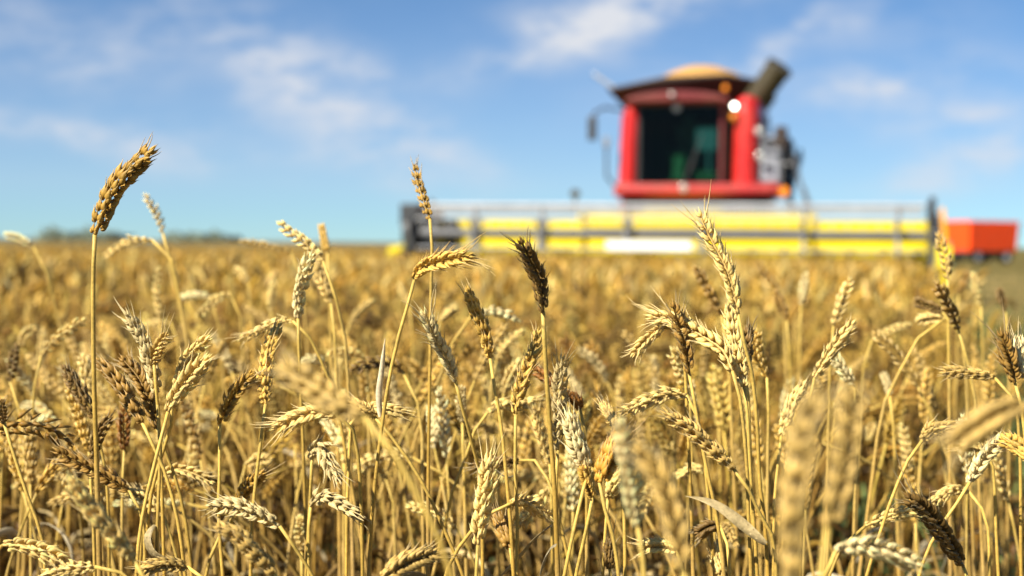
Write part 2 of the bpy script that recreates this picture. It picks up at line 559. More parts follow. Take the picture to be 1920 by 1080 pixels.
def uncut(x, y):
    """standing wheat: everything left of the harvested strips and in front of the header"""
    x = np.asarray(x, dtype=float); y = np.asarray(y, dtype=float)
    lx, ly = to_local(x, y)
    edge = np.where(y > 3.0, 1.02 + (y - 3.0) * .272, 1.02 - (3.0 - y) * .2)
    edge = edge + .10 * np.sin(y * 2.1) + .06 * np.sin(y * 5.3 + 1)
    return ((lx < -4.75) | (ly < -.75)) & (x < edge)

def build_ground():
    me = bpy.data.meshes.new('ground')
    s = 3000.0
    xs = [-s, -200, -40, 0, 40, 200, s]
    V = [(x, y, 0) for y in xs for x in xs]
    Fc = [(j * 7 + i, j * 7 + i + 1, (j + 1) * 7 + i + 1, (j + 1) * 7 + i) for j in range(6) for i in range(6)]
    me.from_pydata(V, [], Fc); me.materials.append(M_GROUND)
    o = bpy.data.objects.new('ground', me); COL.objects.link(o)
    tag(o, kind='structure')
build_ground()

def build_soil():
    """bare dark soil under the standing wheat"""
    ys = np.concatenate([np.linspace(-6, 24, 90), np.geomspace(25, 1500, 50)])
    us = np.linspace(-1, 1, 90)
    Y, U = np.meshgrid(ys, us, indexing='ij'); X = U * (.6 * np.maximum(Y, 2) + 4)
    ok = uncut(X, Y); idx = np.arange(Y.size).reshape(Y.shape)
    q = np.stack([idx[:-1, :-1], idx[:-1, 1:], idx[1:, 1:], idx[1:, :-1]], -1)
    q = q[ok[:-1, :-1] & ok[:-1, 1:] & ok[1:, 1:] & ok[1:, :-1]]
    b = Buf(); b.add(np.stack([X, Y, np.full(X.shape, .005)], -1).reshape(-1, 3), q.reshape(-1), np.full(len(q), 4), (.1, .07, .03))
    o = b.obj('field_soil', simple('dark_soil', (.085, .058, .026), .95, noise=.45, nscale=6, spec=.1)); tag(o, kind='structure')
build_soil()

# ------------------------------------------------------------------ the traced stalks
EARS = """
1.22|1.25|H|a1|178,440 205,372 240,325 284,284|175,520 176,700 181,860 187,1080|tall golden wheat ear on straight stem leaning right against sky at far left|the tall leaning ear at far left
2.0|.8|P|.|305,437 295,402 273,368|322,500 335,570 350,640|slim pale blurred ear crossing the horizon right of the tall leaning left ear|the slim ear on the left horizon
2.2|.9|W|.|62,462 38,448 12,440|80,490 95,540 110,600 118,640|whitish blurred ear pointing left at the horizon by the left edge of the field|the whitish ear at the left edge
2.0|.9|P|.|285,450 245,452 222,463 200,482|305,453 318,475 335,550 350,640|pale blurred ear arching down to the left just under the left horizon|
2.2|.9|P|.|300,600 294,550 298,505|302,660 305,760|upright pale blurred ear under the left horizon beside dark stems|
2.2|.9|W|.|395,555 365,553 337,560|405,580 418,700|short white blurred ear lying level below the left horizon|
2.1|.9|P|.|430,548 400,565 372,592|445,560 455,650|pale blurred ear drooping left beneath the left horizon with curved neck|
2.2|.8|P|.|320,605 290,606 262,612|332,620 338,760|level pale blurred ear just above the grey tufted ear cluster|
1.28|1.05|Y|a2|294,738 284,685 265,632 238,590|297,780 300,860 296,960 294,1080|grey tan bristly ear standing topmost in the crowded cluster at left|the top ear of the left cluster
1.27|.8|T|a3|289,682 296,655 312,628|293,730 299,800 305,960|short tan ear with long bristle tucked right of the topmost cluster ear|
1.25|1.1|B|a1|267,793 241,748 217,709 183,678|275,815 300,860 330,960 345,1060|brown ear leaning left at the left side of the crowded cluster|the left ear of the crowded cluster
1.30|1.2|B|a2|294,803 279,752 260,709 231,674|297,818 320,870 345,960 360,1080|broad tan ear in the middle of the crowded cluster at left|
1.22|1.1|P|a1|315,772 332,740 361,704 386,672|300,830 275,930 262,1000 256,1080|golden plump ear leaning right in front of its paler twin at the cluster's right|the twin ears right of the cluster
1.28|1.0|P|a1|322,755 340,709 356,668 388,637|325,780 305,850 285,920 268,1080|paler ear leaning right behind its plump golden twin at the cluster's right|
1.4|1.0|D|.|176,784 144,728 120,690|185,820 200,900 205,1080|dark brown ear leaning left against the straight stem of the tall left ear|
1.7|1.1|P|.|173,742 164,710 156,670|178,800 182,900|pale blurred ear directly behind the dark ear beside the straight left stem|
1.7|.9|D|.|19,716 24,685 29,650|35,760 55,900|nearly black blurred ear near the left edge of the field|the black ear near the left edge
1.7|.9|P|.|77,668 103,637 154,601|68,690 60,800|pale ear slanting up right near the left edge, black ear to its left|
2.1|1.0|P|.|36,650 46,630 62,616|30,700 28,800|small pale blurred ear above the black ear near the left edge|
1.35|.9|D|a1|172,863 183,820 207,783|170,900 174,960 178,1080|thin dark ear crossing behind the straight left stem, low down|
1.5|1.0|R|.|233,844 232,805 231,772|230,900 228,1080|reddish brown upright ear under the crowded left cluster|
1.3|1.15|B|a2|241,919 193,890 144,866 110,848|255,945 268,970 272,1080|brown ear lying nearly level across the straight left stem|the brown level ear at lower left
1.4|1.0|P|.|306,964 277,938 243,921|318,1000 335,1060|pale plump ear just right of the brown level ear's neck|
.98|1.06|P|a2|250,1049 205,993 168,952 135,903|275,1085|large pale ear leaning left in front of the lower left stems|the large pale ear at lower left
1.15|1.0|P|a1|5,1022 60,1027 126,1058|-15,1030 -30,1080|pale ear pointing right out of the bottom left corner|
1.12|.9|P|a2|178,1063 130,1066 84,1080|230,1075 260,1100|pale bristly ear pointing left along the bottom edge at lower left|
1.2|.9|T|a1|351,1063 310,1058 268,1068|375,1075 390,1100|tan ear with curved neck at the bottom edge below the dry curled leaf|
1.45|.85|P|.|301,895 330,880 361,887 397,905|285,920 270,960 262,1080|pale ear arching right behind thin stems right of the large pale ear|
1.7|.9|W|.|50,803 72,793 96,785|45,860 40,960|small whitish blurred ear between left edge and straight left stem|
1.25|.6|D|.|7,791 4,772 2,752|25,850 55,940 80,1010 85,1080|thin dark wisp of an ear on a slanting stem at the left border|
1.26|.95|G|a1|498,757 496,735 500,680 509,642 524,608|490,820 480,900 474,960 470,1080|crisp golden braided ear standing upright left of centre|the crisp upright ear left of centre
1.25|.95|H|a1|412,793 428,757 447,728 471,700|412,870 410,960 413,1020 418,1080|golden brown braided ear leaning right, lower left neighbour of the crisp upright one|the brown braided ear at its left
1.45|.7|P|.|548,601 524,601 488,618 450,637|565,610 590,650 608,690 625,735 640,800|pale slender ear drooping left from a hooked neck left of centre|
1.42|1.0|W|.|559,597 561,553 568,520 583,480|562,700 567,800 572,950 575,1080|whitish upright ear on a long straight stem under the forked golden pair|the whitish ear under the fork
1.55|.9|P|.|606,489 583,464 554,443 525,420|630,560 645,620 652,700 655,760|pale golden ear leaning left across the horizon at the fork left of centre|
1.9|.9|G|.|614,476 608,450 604,426|618,560 622,700|small golden blurred ear rising over the horizon behind the fork|
1.7|1.1|T|.|621,568 607,532 592,493|628,640 632,760|tan blurred ear hanging beside the curved stem of the fork|
2.3|.9|T|.|544,471 500,460 453,452|560,490 572,600|tan blurred ear lying level along the horizon left of the fork|
2.4|.9|P|.|508,585 509,555 514,527|510,640 512,760|faint pale upright ear left of the whitish ear under the fork|
2.5|1.0|P|.|465,531 455,515 443,503|472,580 478,700|faint pale ear leaning left, second left of the fork|
2.3|.9|P|.|655,609 675,583 701,563|645,640 640,700|pale blurred ear slanting up right of the curved fork stem|
2.4|.9|P|.|768,573 758,552 749,534|772,620 776,700|faint pale ear directly left of the long curved stem at centre|
.74|1.14|T|.|681,781 633,757 585,724 534,692|745,860 850,1090|large very blurred tan ear floating in front, left of centre|the large blurred ear left of centre
1.2|1.1|P|a3|630,777 597,772 560,782 515,804|652,785 668,830 676,920 680,1080|pale ear with long bristles pointing left under the large blurred ear|the bristly ear pointing left
1.3|1.0|P|a1|683,765 720,766 760,774|662,772 655,850 650,1000|pale ear pointing right behind the long curved stem at centre left|
1.28|.9|T|.|702,781 678,765 648,753|750,840 800,920 840,1010 868,1080|tan short ear at the top of a long stem slanting down right|
1.8|.9|P|.|682,668 650,662 620,664|690,690 692,800|pale blurred ear lying level left of the white upright leaf|
1.6|.95|D|.|755,697 735,682 705,680 662,692|775,730 790,790 792,900|dark ear with pale back lying level behind the white upright leaf|
1.8|.9|W|.|611,678 590,674 568,679|622,700 630,800|small whitish blurred ear above the large blurred ear left of centre|
1.22|1.0|Y|a2|524,986 476,960 440,950 394,947|555,1030 575,1060 592,1085|pale plump ear lying level with crisp grains at lower left of centre|the level plump ear low left
1.24|1.0|Y|a2|585,860 590,842 604,838 614,862 632,897|582,930 578,1000 574,1080|grey brown ear hooked over sharply and hanging head down, low left of centre|the hooked over grey ear
1.24|.95|Y|a1|583,948 601,931 633,943 674,967|580,970 579,1080|greyish ear drooping right just beneath the sharply hooked grey ear|
1.35|.95|H|a3|445,935 465,912 488,890|440,960 415,1000 390,1060|small golden brown ear with long bristles above the level plump ear|
1.05|1.0|T|.|515,1075 483,1041 452,1010 411,990|530,1110|blurred tan ear leaning left at bottom, below the level plump ear|
1.1|1.15|T|a2|717,1082 760,1055 813,1036|690,1100|broad tan ear slanting up right out of the bottom edge near centre|the broad ear at bottom centre
1.6|.9|P|.|565,1032 562,1000 564,972|566,1080|pale blurred upright ear behind the stem of the hooked over grey ear|
1.24|1.0|G|a4|778,521 790,502 812,493 848,484 884,479|765,570 745,640 728,720 716,800 706,880 698,960 692,1080|crisp golden ear bent level on a long curved stem at centre, long bristles|the crisp bent ear at centre
1.38|.75|H|a1|806,410 798,386 788,353 776,310|810,450 808,550 806,700 803,900|thin golden brown ear against the sky above the crisp bent ear|the thin ear against the sky
1.2|1.1|D|a2|1018,585 1010,521 995,490 978,454|1023,680 1031,800 1040,920 1046,1080|dark brown ear upright in front of the yellow header, thick stem|the dark upright ear at centre
1.24|1.0|W|a3|854,714 835,668 815,632 797,586|868,770 880,810 890,850 903,900 905,950|bright whitish ear with fine bristles leaning left at centre|the bright bristly ear at centre
1.25|1.0|G|a1|919,672 908,622 892,585 878,543|928,730 940,800 950,900 957,980 963,1080|golden tan ear leaning left just right of the bright bristly ear|the golden ear right of it
1.24|.95|G|a1|967,777 969,752 981,709 998,663 1011,622|966,900 970,960 969,1080|golden braided ear leaning right beside the thick stem at centre|the braided ear by the thick stem
1.28|.95|Y|a2|1046,844 1047,800 1049,753 1051,714 1054,671|1043,900 1044,980 1046,1080|pale upright ear with grey tip right of the thick stem at centre|the grey tipped upright ear
1.45|.85|P|.|914,774 933,760 970,758 1015,750|895,795 886,820 865,880 846,930|pale ear arching right behind the braided ear by the thick stem|
1.75|.9|W|.|885,591 928,584 972,602|860,625 845,650 820,720 800,760 780,820 760,900|whitish blurred ear drooping right from a long arched stem at centre|
1.35|.85|R|.|1043,728 1025,709 1004,694|1066,760 1085,790 1098,820 1100,1000|reddish ear leaning left across the thick stem at centre|
1.4|.85|R|.|1088,768 1078,748 1062,740|1095,790 1100,900|small reddish brown ear right of the grey tipped upright one|
1.45|.9|P|.|1031,870 1015,815 1002,765|1034,930 1036,1080|pale ear leaning left directly behind the thick stem, left of the grey tipped one|
1.2|1.15|P|a3|896,1022 900,988 907,940 914,892 922,852|893,1080|large pale spiky ear standing upright at lower centre|the large spiky ear at lower centre
1.4|.95|D|a1|972,863 933,868 890,878|990,857 1010,870 1030,905 1040,930|dark grey ear pointing left behind the tip of the large spiky ear|
1.25|1.1|B|a1|957,1027 945,1000 936,968|963,1080|brown gold ear leaning left just right of the large spiky ear|
1.24|.9|P|a2|960,943 977,938 1000,950 1037,974|933,953 880,1000 835,1080|pale crisp ear drooping right near the foot of the thick stem|
1.5|.95|P|.|1028,912 1008,945 974,986|1040,930 1050,1080|pale plump ear slanting behind the foot of the thick stem|
1.55|.9|P|.|854,988 820,962 770,950|870,1015 885,1040 898,1080|pale blurred ear arching left below centre, left of the large spiky ear|
1.2|1.15|W|a2|1103,885 1085,840 1066,782|1099,897 1080,976 1058,1080|whitish ear leaning left at the left of the tangled clump, right of centre|the tangled clump right of centre
1.16|1.3|O|a2|1124,905 1140,865 1166,815|1130,940 1148,1000 1160,1080|orange gold ear in the middle of the tangled clump right of centre|
1.2|.8|G|.|1111,933 1102,905 1092,880|1100,990 1080,1080|small golden ear on its own stem under the tangled clump|
1.3|1.0|P|a1|1140,935 1155,905 1170,890|1135,1000 1130,1080|pale knotty ear at the right underside of the tangled clump|
1.25|.8|T|a3|1158,800 1145,782 1130,758|1165,860 1170,960 1172,1080|tan bristly ear tip rising above the tangled clump|
1.3|.9|D|.|1143,1066 1141,1040 1143,1015|1146,1085|dark blue grey ear low under the tangled clump|
1.24|1.15|P|a4|1373,695 1357,659 1332,639 1296,618 1260,598 1219,594|1386,740 1394,800 1402,900 1403,960 1408,1080|long golden ear arching over to the left with pale bristly tip|the long arching ear at right
1.3|.95|P|.|1287,740 1243,740 1207,755 1168,773|1298,755 1312,800 1318,840 1325,900 1340,1080|golden ear arching left below the long arching ear|the lower arched ear
1.3|.8|P|.|1243,613 1219,632 1188,664|1260,600 1275,620 1285,700 1300,1080|small pale ear hanging below the tip of the long arching ear|
1.28|1.0|B|a3|1292,700 1282,640 1262,574|1300,740 1308,790 1325,880 1342,960 1358,1080|brown gold ear standing behind the middle of the long arching ear|
1.2|1.05|P|a2|1384,589 1374,544 1360,500 1345,471 1326,435 1312,402|1397,650 1410,700 1420,800 1424,900 1434,980 1440,1080|tallest golden ear at right, its tip over the yellow header|the tallest ear at right
1.25|1.1|P|a1|1395,726 1383,666 1373,620 1369,570|1402,780 1405,850 1412,960 1420,1080|plump golden ear standing upright right of the long arching ear's neck|the plump upright ear at right
1.3|.9|D|a1|1397,700 1400,655 1404,614|1404,760 1410,1080|dark grey ear hidden behind the stem of the tallest right ear|
1.5|.95|G|.|1438,707 1422,668 1416,626|1441,760 1440,840 1437,1080|golden blurred ear leaning left just right of the tallest right ear's stem|
1.38|.95|P|a1|1527,709 1561,656 1600,606|1515,780 1505,900 1500,1080|pale gold ear slanting up right, upper of two in line at right|the upper slanting ear at right
1.4|.95|P|.|1465,818 1475,784 1489,750 1511,718|1458,880 1452,940 1450,1080|pale gold ear slanting up right, lower of two in line at right|the lower slanting ear at right
1.7|1.0|P|.|1563,611 1579,563 1592,527|1556,700 1553,830|pale blurred ear upright behind the upper slanting ear at right|
2.3|.9|W|.|1502,572 1507,543 1512,514|1500,640 1498,760|whitish blurred upright ear right of centre below the header|
2.4|.95|B|.|1798,553 1806,530 1815,510|1795,620 1794,700|brown blurred ear leaning right below the red trailer|
2.0|.8|D|.|1885,585 1879,563 1873,544|1890,640 1893,760|thin dark ear standing before the stubble at the right edge|
2.2|.9|P|.|1839,572 1832,543 1825,515|1842,640 1846,760|pale blurred ear standing before the stubble below the red trailer|
1.6|1.1|B|.|1797,618 1786,590 1772,563 1759,535|1815,680 1830,760 1835,900|brown and pale ear leaning left before the stubble at right|the brown ear before the stubble
1.7|1.0|D|.|1767,585 1745,575 1720,567|1790,600 1808,660 1815,800|dark ear pointing left into the brown ear before the stubble|
1.7|.9|P|.|1772,597 1748,596 1723,600|1744,606 1708,656 1674,724 1655,765 1640,860|pale ear pointing left at the head of a long slanting stem at right|
1.7|1.0|T|.|1777,524 1772,485 1760,443|1778,600 1780,760|tan blurred ear rising in front of the header's right yellow divider|
1.38|.9|T|.|1864,707 1816,700 1772,697|1890,730 1910,800 1915,1080|tan ear lying level, pointing left, near the right edge|the level ear near the right edge
1.25|1.1|B|a4|1903,716 1890,668 1878,630|1915,760 1925,860 1930,1080|brown bristly tufted ear at the right edge|
1.25|1.1|W|a3|1924,708 1916,670 1908,638|1935,760 1945,1080|whitish ear cut by the right edge beside the brown tufted one|
.67|1.07|T|.|1925,757 1860,785 1792,830|2000,800 2060,1100|large very blurred grey tan ear reaching in from the right edge|
1.27|1.05|W|a1|1818,905 1835,873 1857,844 1882,820|1800,935 1772,975 1745,1020 1723,1080|crisp whitish braided ear leaning right at lower right|the crisp whitish ear at lower right
1.3|1.0|T|.|1729,826 1750,806 1786,802|1710,850 1690,890 1670,940 1650,1000 1625,1080|small tan ear bowed right on a long curved stem at lower right|the small bowed ear at lower right
1.25|1.1|G|.|1945,866 1916,842 1884,822|1965,900 1970,1080|golden ear cut by the right edge behind the crisp whitish one|
1.35|.8|P|a3|1845,842 1825,836 1802,833|1860,860 1868,1000|small pale bristly ear tip just left of the crisp whitish one|
1.22|1.1|D|a3|1804,1058 1785,1027 1765,996 1737,960 1702,930|1818,1085|dark brown bristly ear leaning left at lower right|the dark ear at lower right
1.35|.85|P|.|1623,986 1669,967 1725,954|1600,1005 1580,1030 1560,1060|pale long ear pointing right into the dark ear at lower right|
1.4|.9|P|.|1816,921 1785,919 1744,946|1835,945 1850,970 1855,1080|pale ear arching left behind the crisp whitish one|
.95|1.04|W|a1|1568,1032 1604,1024 1652,1030 1722,1058|1555,1050 1545,1110|large pale ear drooping right along the bottom edge at lower right|
.60|0.99|T|.|1485,1120 1488,950 1504,825 1530,745|1480,1200|largest blurred tan ear rising from the bottom edge right of centre|the largest blurred ear
.67|0.94|T|.|1552,990 1575,900 1588,820 1598,735|1540,1080|large blurred pale ear rising right of the largest blurred one|
.86|.92|W|a1|1196,985 1188,925 1178,860 1164,790|1208,1080|bright blurred ear leaning left in front of the tangled clump|
.70|0.95|T|.|1282,1070 1262,970 1243,905 1200,845|1290,1120|large blurred tan ear leaning left, low right of centre|
1.2|1.0|T|a2|1376,880 1345,850 1300,810 1250,775|1402,915 1425,965 1450,1010 1455,1080|brown gold ear slanting left on a long slanting stem below the lower arched ear|the slanting brown ear at right
1.3|.9|D|.|1350,986 1332,988 1311,999|1362,1010 1368,1080|small dark ear pointing left under the broad dry leaf|
1.3|.9|P|.|1354,1080 1346,1055 1340,1030|1356,1100|small pale ear at the bottom edge under the broad dry leaf|
1.25|.95|P|.|1268,1032 1240,1024 1208,1025|1280,1060 1282,1100|pale ear lying level low right of centre near the bottom edge|
1.6|1.0|P|.|1290,732 1276,695 1262,658|1296,800 1298,960|pale blurred ear between the two arched ears at right|
1.6|1.0|W|.|1600,724 1582,695 1561,672|1606,790 1604,900|pale blurred ear under the upper slanting ear at right|
2.0|.9|P|.|1635,637 1668,620 1703,609|1622,670 1612,800|pale blurred ear slanting up right, left of the long slanting stem|
1.8|.9|Y|.|1668,742 1664,722 1658,703|1675,800 1680,900|small greyish ear beside the long slanting stem at right|
2.2|.85|B|.|1461,544 1440,518 1420,494|1470,600 1475,760|thin brown blurred ear leaning left, right of the tallest ear|
1.8|1.0|B|.|1353,592 1326,541 1306,505|1362,640 1370,760|brown blurred ear leaning left directly left of the tallest ear|
2.0|1.0|B|.|1475,601 1466,577 1455,552|1480,660 1484,800|brown blurred upright ear between the tallest ear and the slanting pair|
1.6|.9|Y|.|867,792 866,760 866,730|868,840 872,960|greyish blurred ear behind the stem of the bright bristly ear|
1.7|1.0|P|.|944,738 955,710 970,680|938,800 935,900|pale blurred ear behind the stem of the golden ear at centre|
1.9|.9|P|.|931,675 950,645 976,622|922,720 915,820|pale blurred ear slanting up right between golden ear and dark upright ear|
2.1|.9|P|.|825,603 838,590 852,578|818,640 812,760|faint pale ear slanting up right above the bright bristly ear|
1.7|.9|P|.|460,872 482,862 506,860|450,900 445,1000|pale blurred ear lying level left of the hooked over grey ear|
1.7|.9|P|.|722,894 698,868 677,884|735,920 742,1060|pale blurred arched ear left of centre near the bottom|
1.7|1.0|W|.|640,842 625,812 609,788|648,900 652,1060|whitish blurred ear behind the hooked over grey ear|
1.6|.9|P|.|1323,882 1298,880 1275,892|1335,900 1340,1040|pale blurred ear lying level beneath the slanting brown ear at right|
2.4|.9|P|.|560,640 545,625 520,618|566,680 570,800|faint pale blurred ear behind the crisp upright ear left of centre|
"""

NPR = np.random.default_rng(11)
GROUP = 'ripe wheat stalks in the near part of the field'
landmarks = []
stalk_count = 0

def make_stalk(stem, ear, w, tone, lod, rng, awn, label, r_top=.0015, r_low=.0023, leaves=(), roll=None, k=7):
    """stem: world points ground -> ear base, ear: base -> tip. Empty at the foot with stem, ear (> awns) and leaf children"""
    global stalk_count
    base = np.array(stem[0], dtype=float)
    root = empty('wheat_stalk', base)
    tag(root, label, 'wheat stalk', GROUP)
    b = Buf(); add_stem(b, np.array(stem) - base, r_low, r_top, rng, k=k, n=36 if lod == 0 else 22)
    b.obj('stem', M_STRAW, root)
    e = Buf(); ab = Buf()
    add_ear(e, np.array(ear) - base, w, tone, lod, rng, awn, ab, roll)
    eo = e.obj('ear', M_STRAW, root)
    if ab.n:
        ab.obj('awn_fringe', M_STRAW, eo)
    for lf in leaves:
        l = Buf(); add_leaf(l, np.array(lf[0]) - base, lf[1], rng, lf[2] if len(lf) > 2 else None, lf[3] if len(lf) > 3 else None)
        l.obj('leaf', M_STRAW, root)
    stalk_count += 1
    return root

def pxs(s):
    return [tuple(float(q) for q in p.split(',')) for p in s.split()]

SPECIAL_LEAVES = {   # traced dry leaf blades, px points with distance: attached to the stalk whose label starts with the key
    'crisp golden ear bent': [([(713, 782), (711, 740), (717, 690), (722, 634)], 1.235, .0062, (.62, .52, .33), .3)],
    'tallest golden ear': [([(1437, 1019), (1402, 990), (1350, 952), (1318, 938), (1284, 930)], 1.19, .0100, (.46, .35, .17), 1.8)],
    'brown ear leaning left at the left': [([(345, 1058), (322, 1050), (290, 1035), (278, 1010), (288, 987), (298, 986)], 1.24, .012, (.38, .29, .14), 1.8)],
    'dark brown ear upright': [([(1043, 1022), (1035, 1024), (1022, 1045), (1012, 1080)], 1.19, .006, (.34, .28, .17), .8),
                               ([(1036, 985), (1010, 1005), (975, 1045), (935, 1085)], 1.27, .007, (.48, .37, .18), 1.2)],
    'golden braided ear leaning right beside': [([(969, 890), (950, 896), (925, 880), (900, 884)], 1.3, .005, (.4, .33, .2), .8)],
}

def build_heroes():
    rng = NPR
    for line in EARS.strip().splitlines():
        d, w, tone, flag, ep, sp, label, short = line.split('|')
        d, w = float(d), float(w)
        ep, sp = pxs(ep), pxs(sp)
        awn = int(flag[1]) if flag.startswith('a') else (1 if d < 1.5 else 0)
        slope = rng.normal(0, .010)
        ear = [np.array(W(x, y, d + slope * i)) for i, (x, y) in enumerate(ep)]
        drift = rng.normal(0, .004)
        down = [np.array(W(x, y, d + drift * (i + 1))) for i, (x, y) in enumerate(sp)]
        down = [p for p in down if p[2] > .05]
        last = down[-1]; prev = down[-2] if len(down) > 1 else ear[0]
        dz = max(.01, abs(prev[2] - last[2]))
        sx = max(-.28, min(.28, (last[0] - prev[0]) / dz))
        foot = np.array((last[0] + sx * last[2] * .45 + rng.normal(0, .008), last[1] + rng.normal(0, .02), 0.0))
        mid = last * .5 + foot * .5 + np.array((sx * last[2] * .12, 0, 0))
        stem = [foot, mid] + down[::-1] + [ear[0]]
        leaves = []
        for k_, v_ in SPECIAL_LEAVES.items():
            if label.startswith(k_):
                for (pp, dd, wd, colr, tw) in v_:
                    leaves.append(([np.array(W(x, y, dd + .004 * i)) for i, (x, y) in enumerate(pp)], wd, colr, tw))
        for _ in range(int(rng.integers(0, 3))):
            leaves.append((rand_leaf_pts(foot + (last - foot) * rng.uniform(.3, .8), rng), rng.uniform(.006, .010)))
        lod = 0 if d < 1.5 else 1
        thick = 1.0
        if label.startswith('dark brown ear upright') or label.startswith('tall golden'): thick = 1.25
        make_stalk(stem, ear, w * .90, tone, lod, rng, awn, label, .0015 * thick, .0024 * thick, leaves,
                   roll=1.25 if label.startswith(('long golden ear', 'golden ear arching', 'tallest', 'crisp', 'pale plump', 'golden braided')) else None)
        if short:
            m = ep[len(ep) // 2]
            landmarks.append((m[0], m[1], short))
build_heroes()
landmarks += [(1225, 462, 'the white panel on the header'), (1835, 435, 'the red trailer'), (780, 430, "the header's left end"),
              (1690, 900, 'the green weeds at lower right')]

TONEW = {'W': 'whitish', 'P': 'pale', 'G': 'golden', 'O': 'orange gold', 'T': 'tan', 'Y': 'greyish', 'B': 'brown', 'H': 'golden brown', 'R': 'reddish', 'D': 'dark'}

def place_words(lx, ly, ex, ey, k):
    dx, dy = ex - lx, ey - ly
    dist = math.hypot(dx, dy)
    near = 'close' if dist < 70 else ('' if dist < 150 else 'further')
    if abs(dx) > abs(dy) * 1.8: w = 'right of' if dx > 0 else 'left of'
    elif abs(dy) > abs(dx) * 1.8: w = 'below' if dy > 0 else 'above'
    else: w = ('below' if dy > 0 else 'above') + (' and right of' if dx > 0 else ' and left of')
    return (near + ' ' + w).strip()

def build_fillers(total):
    rng = np.random.default_rng(5)
    used = set()
    spots = []
    tries = 0
    while len(spots) < total and tries < 20000:
        tries += 1
        y = math.sqrt(rng.uniform(1.58 ** 2, 2.45 ** 2))
        x = rng.uniform(-.385, .385) * y
        if not bool(uncut(x, y)): continue
        # sparser and lower towards the weedy gap at lower right
        if .20 < x / y < .31 and rng.random() < .75: continue
        if all((x - a) ** 2 + (y - b_) ** 2 > .045 ** 2 for a, b_ in spots):
            spots.append((x, y))
    for (x, y) in spots:
        post = rng.choice(['u', 'l', 'n'], p=[.44, .30, .26])
        tone = str(rng.choice(list('WPPPPPGGGGGTTYBH')))
        earlen = rng.uniform(.062, .092)
        H = float(np.clip(rng.normal(.735, .035), .62, .80)) - (.06 if post == 'u' else 0)
        st, er = rand_curve(rng, H, post, earlen)
        o = np.array((x, y, 0))
        st = [p + o for p in st]; er = [p + o for p in er]
        ex, ey = project(er[len(er) // 2])
        if ex < 8 or ex > 1912 or ey < 560 or ey > 1072:
            # keep the ear in the frame: lower or move it
            sh = np.array(((960 - ex) / F * y * .25 if (ex < 8 or ex > 1912) else 0, 0, 0))
            k = 1.0
            if ey < 560: k = .88
            if ey > 1072: k = 1.12
            st = [(p - o) * np.array((1, 1, k)) + o + sh for p in st]
            er = [p - er[0] + st[-1] for p in er]
            ex, ey = project(er[len(er) // 2])
        leaves = []
        for _ in range(rng.integers(1, 4)):
            p = st[int(rng.integers(3, 11))]
            leaves.append((rand_leaf_pts(p, rng, rng.uniform(.08, .22)), rng.uniform(.005, .010), (.46, .34, .15) if rng.random() < .5 else (.26, .16, .05)))
        # label from what it looks like and the landmark ear nearest in view
        tx, ty = project(er[-1]); bx, by = project(er[0])
        ang = math.degrees(math.atan2(by - ty, tx - bx))
        if 62 <= ang <= 118: pw = 'upright'
        elif 20 <= ang < 62: pw = 'leaning right'
        elif 118 < ang <= 160: pw = 'leaning left'
        elif -20 < ang < 20: pw = 'lying level pointing right'
        elif ang > 160 or ang < -160: pw = 'lying level pointing left'
        else: pw = 'hanging head down'
        order = sorted(landmarks, key=lambda L: math.hypot(L[0] - ex, L[1] - ey))
        label = None
        blur = 'softly blurred' if y < 1.8 else 'blurred'
        for L in order:
            c = f"{TONEW[tone]} {blur} ear {pw} {place_words(L[0], L[1], ex, ey, 0)} {L[2]}"
            if c not in used and len(c.split()) <= 16:
                label = c; break
        used.add(label)
        make_stalk(st, er, rng.uniform(.78, .95), tone, 1, rng, 0, label, .0014, .0022, leaves, k=6)
build_fillers(300 - stalk_count)

# ------------------------------------------------------------------ the rest of the field: one mass
def make_variant(lod, rng):
    b = Buf()
    post = rng.choice(['u', 'l', 'n'], p=[.42, .30, .28])
    H = float(np.clip(rng.normal(.735, .035), .62, .82)) - (.06 if post == 'u' else 0)
    st, er = rand_curve(rng, H, post, rng.uniform(.065, .09))
    tone = str(rng.choice(list('WPPPGGGGTTHBD')))
    col = np.array(PAL[tone])
    if lod == 0:
        add_stem(b, st, .0023, .0015, rng, k=5, n=14)
        add_ear(b, er, 1.1, tone, 2, rng)
        for _ in range(6):
            add_leaf(b, rand_leaf_pts(st[int(rng.integers(2, 10))], rng, rng.uniform(.1, .2)), rng.uniform(.008, .014), rng, rng.choice([0, 0, 1]) * np.array((.30, .20, .06)) + np.array((.12, .065, .015)), n=7)  # dry leaves, coloured dark to deepen the shade between stems
    else:
        ns, ne, k = (6, 7, 5) if lod == 1 else (3, 4, 4)
        Cs = catmull(st, ns); t = np.linspace(0, 1, ns)[:, None]
        tube(b, Cs, .002 if lod == 1 else .0032, 3, STEM_LOW * (1 - t ** 2) + STEM_TOP * t ** 2, caps=False)
        Ce = catmull(er, ne)
        r = np.interp(np.linspace(0, 1, ne), [0, .15, .5, .85, 1], [.35, .9, 1, .8, .15]) * .0085
        if lod == 1: r = r * (1 + .18 * np.cos(np.arange(ne) * math.pi))
        tube(b, Ce, r, k, col)
        if lod == 1:
            for _ in range(2):
                add_leaf(b, rand_leaf_pts(st[int(rng.integers(3, 10))], rng, .18), .012, rng, (.20, .12, .03), n=4)  # dark leaf colour paints shade into the gaps here too
    return b.arrays()

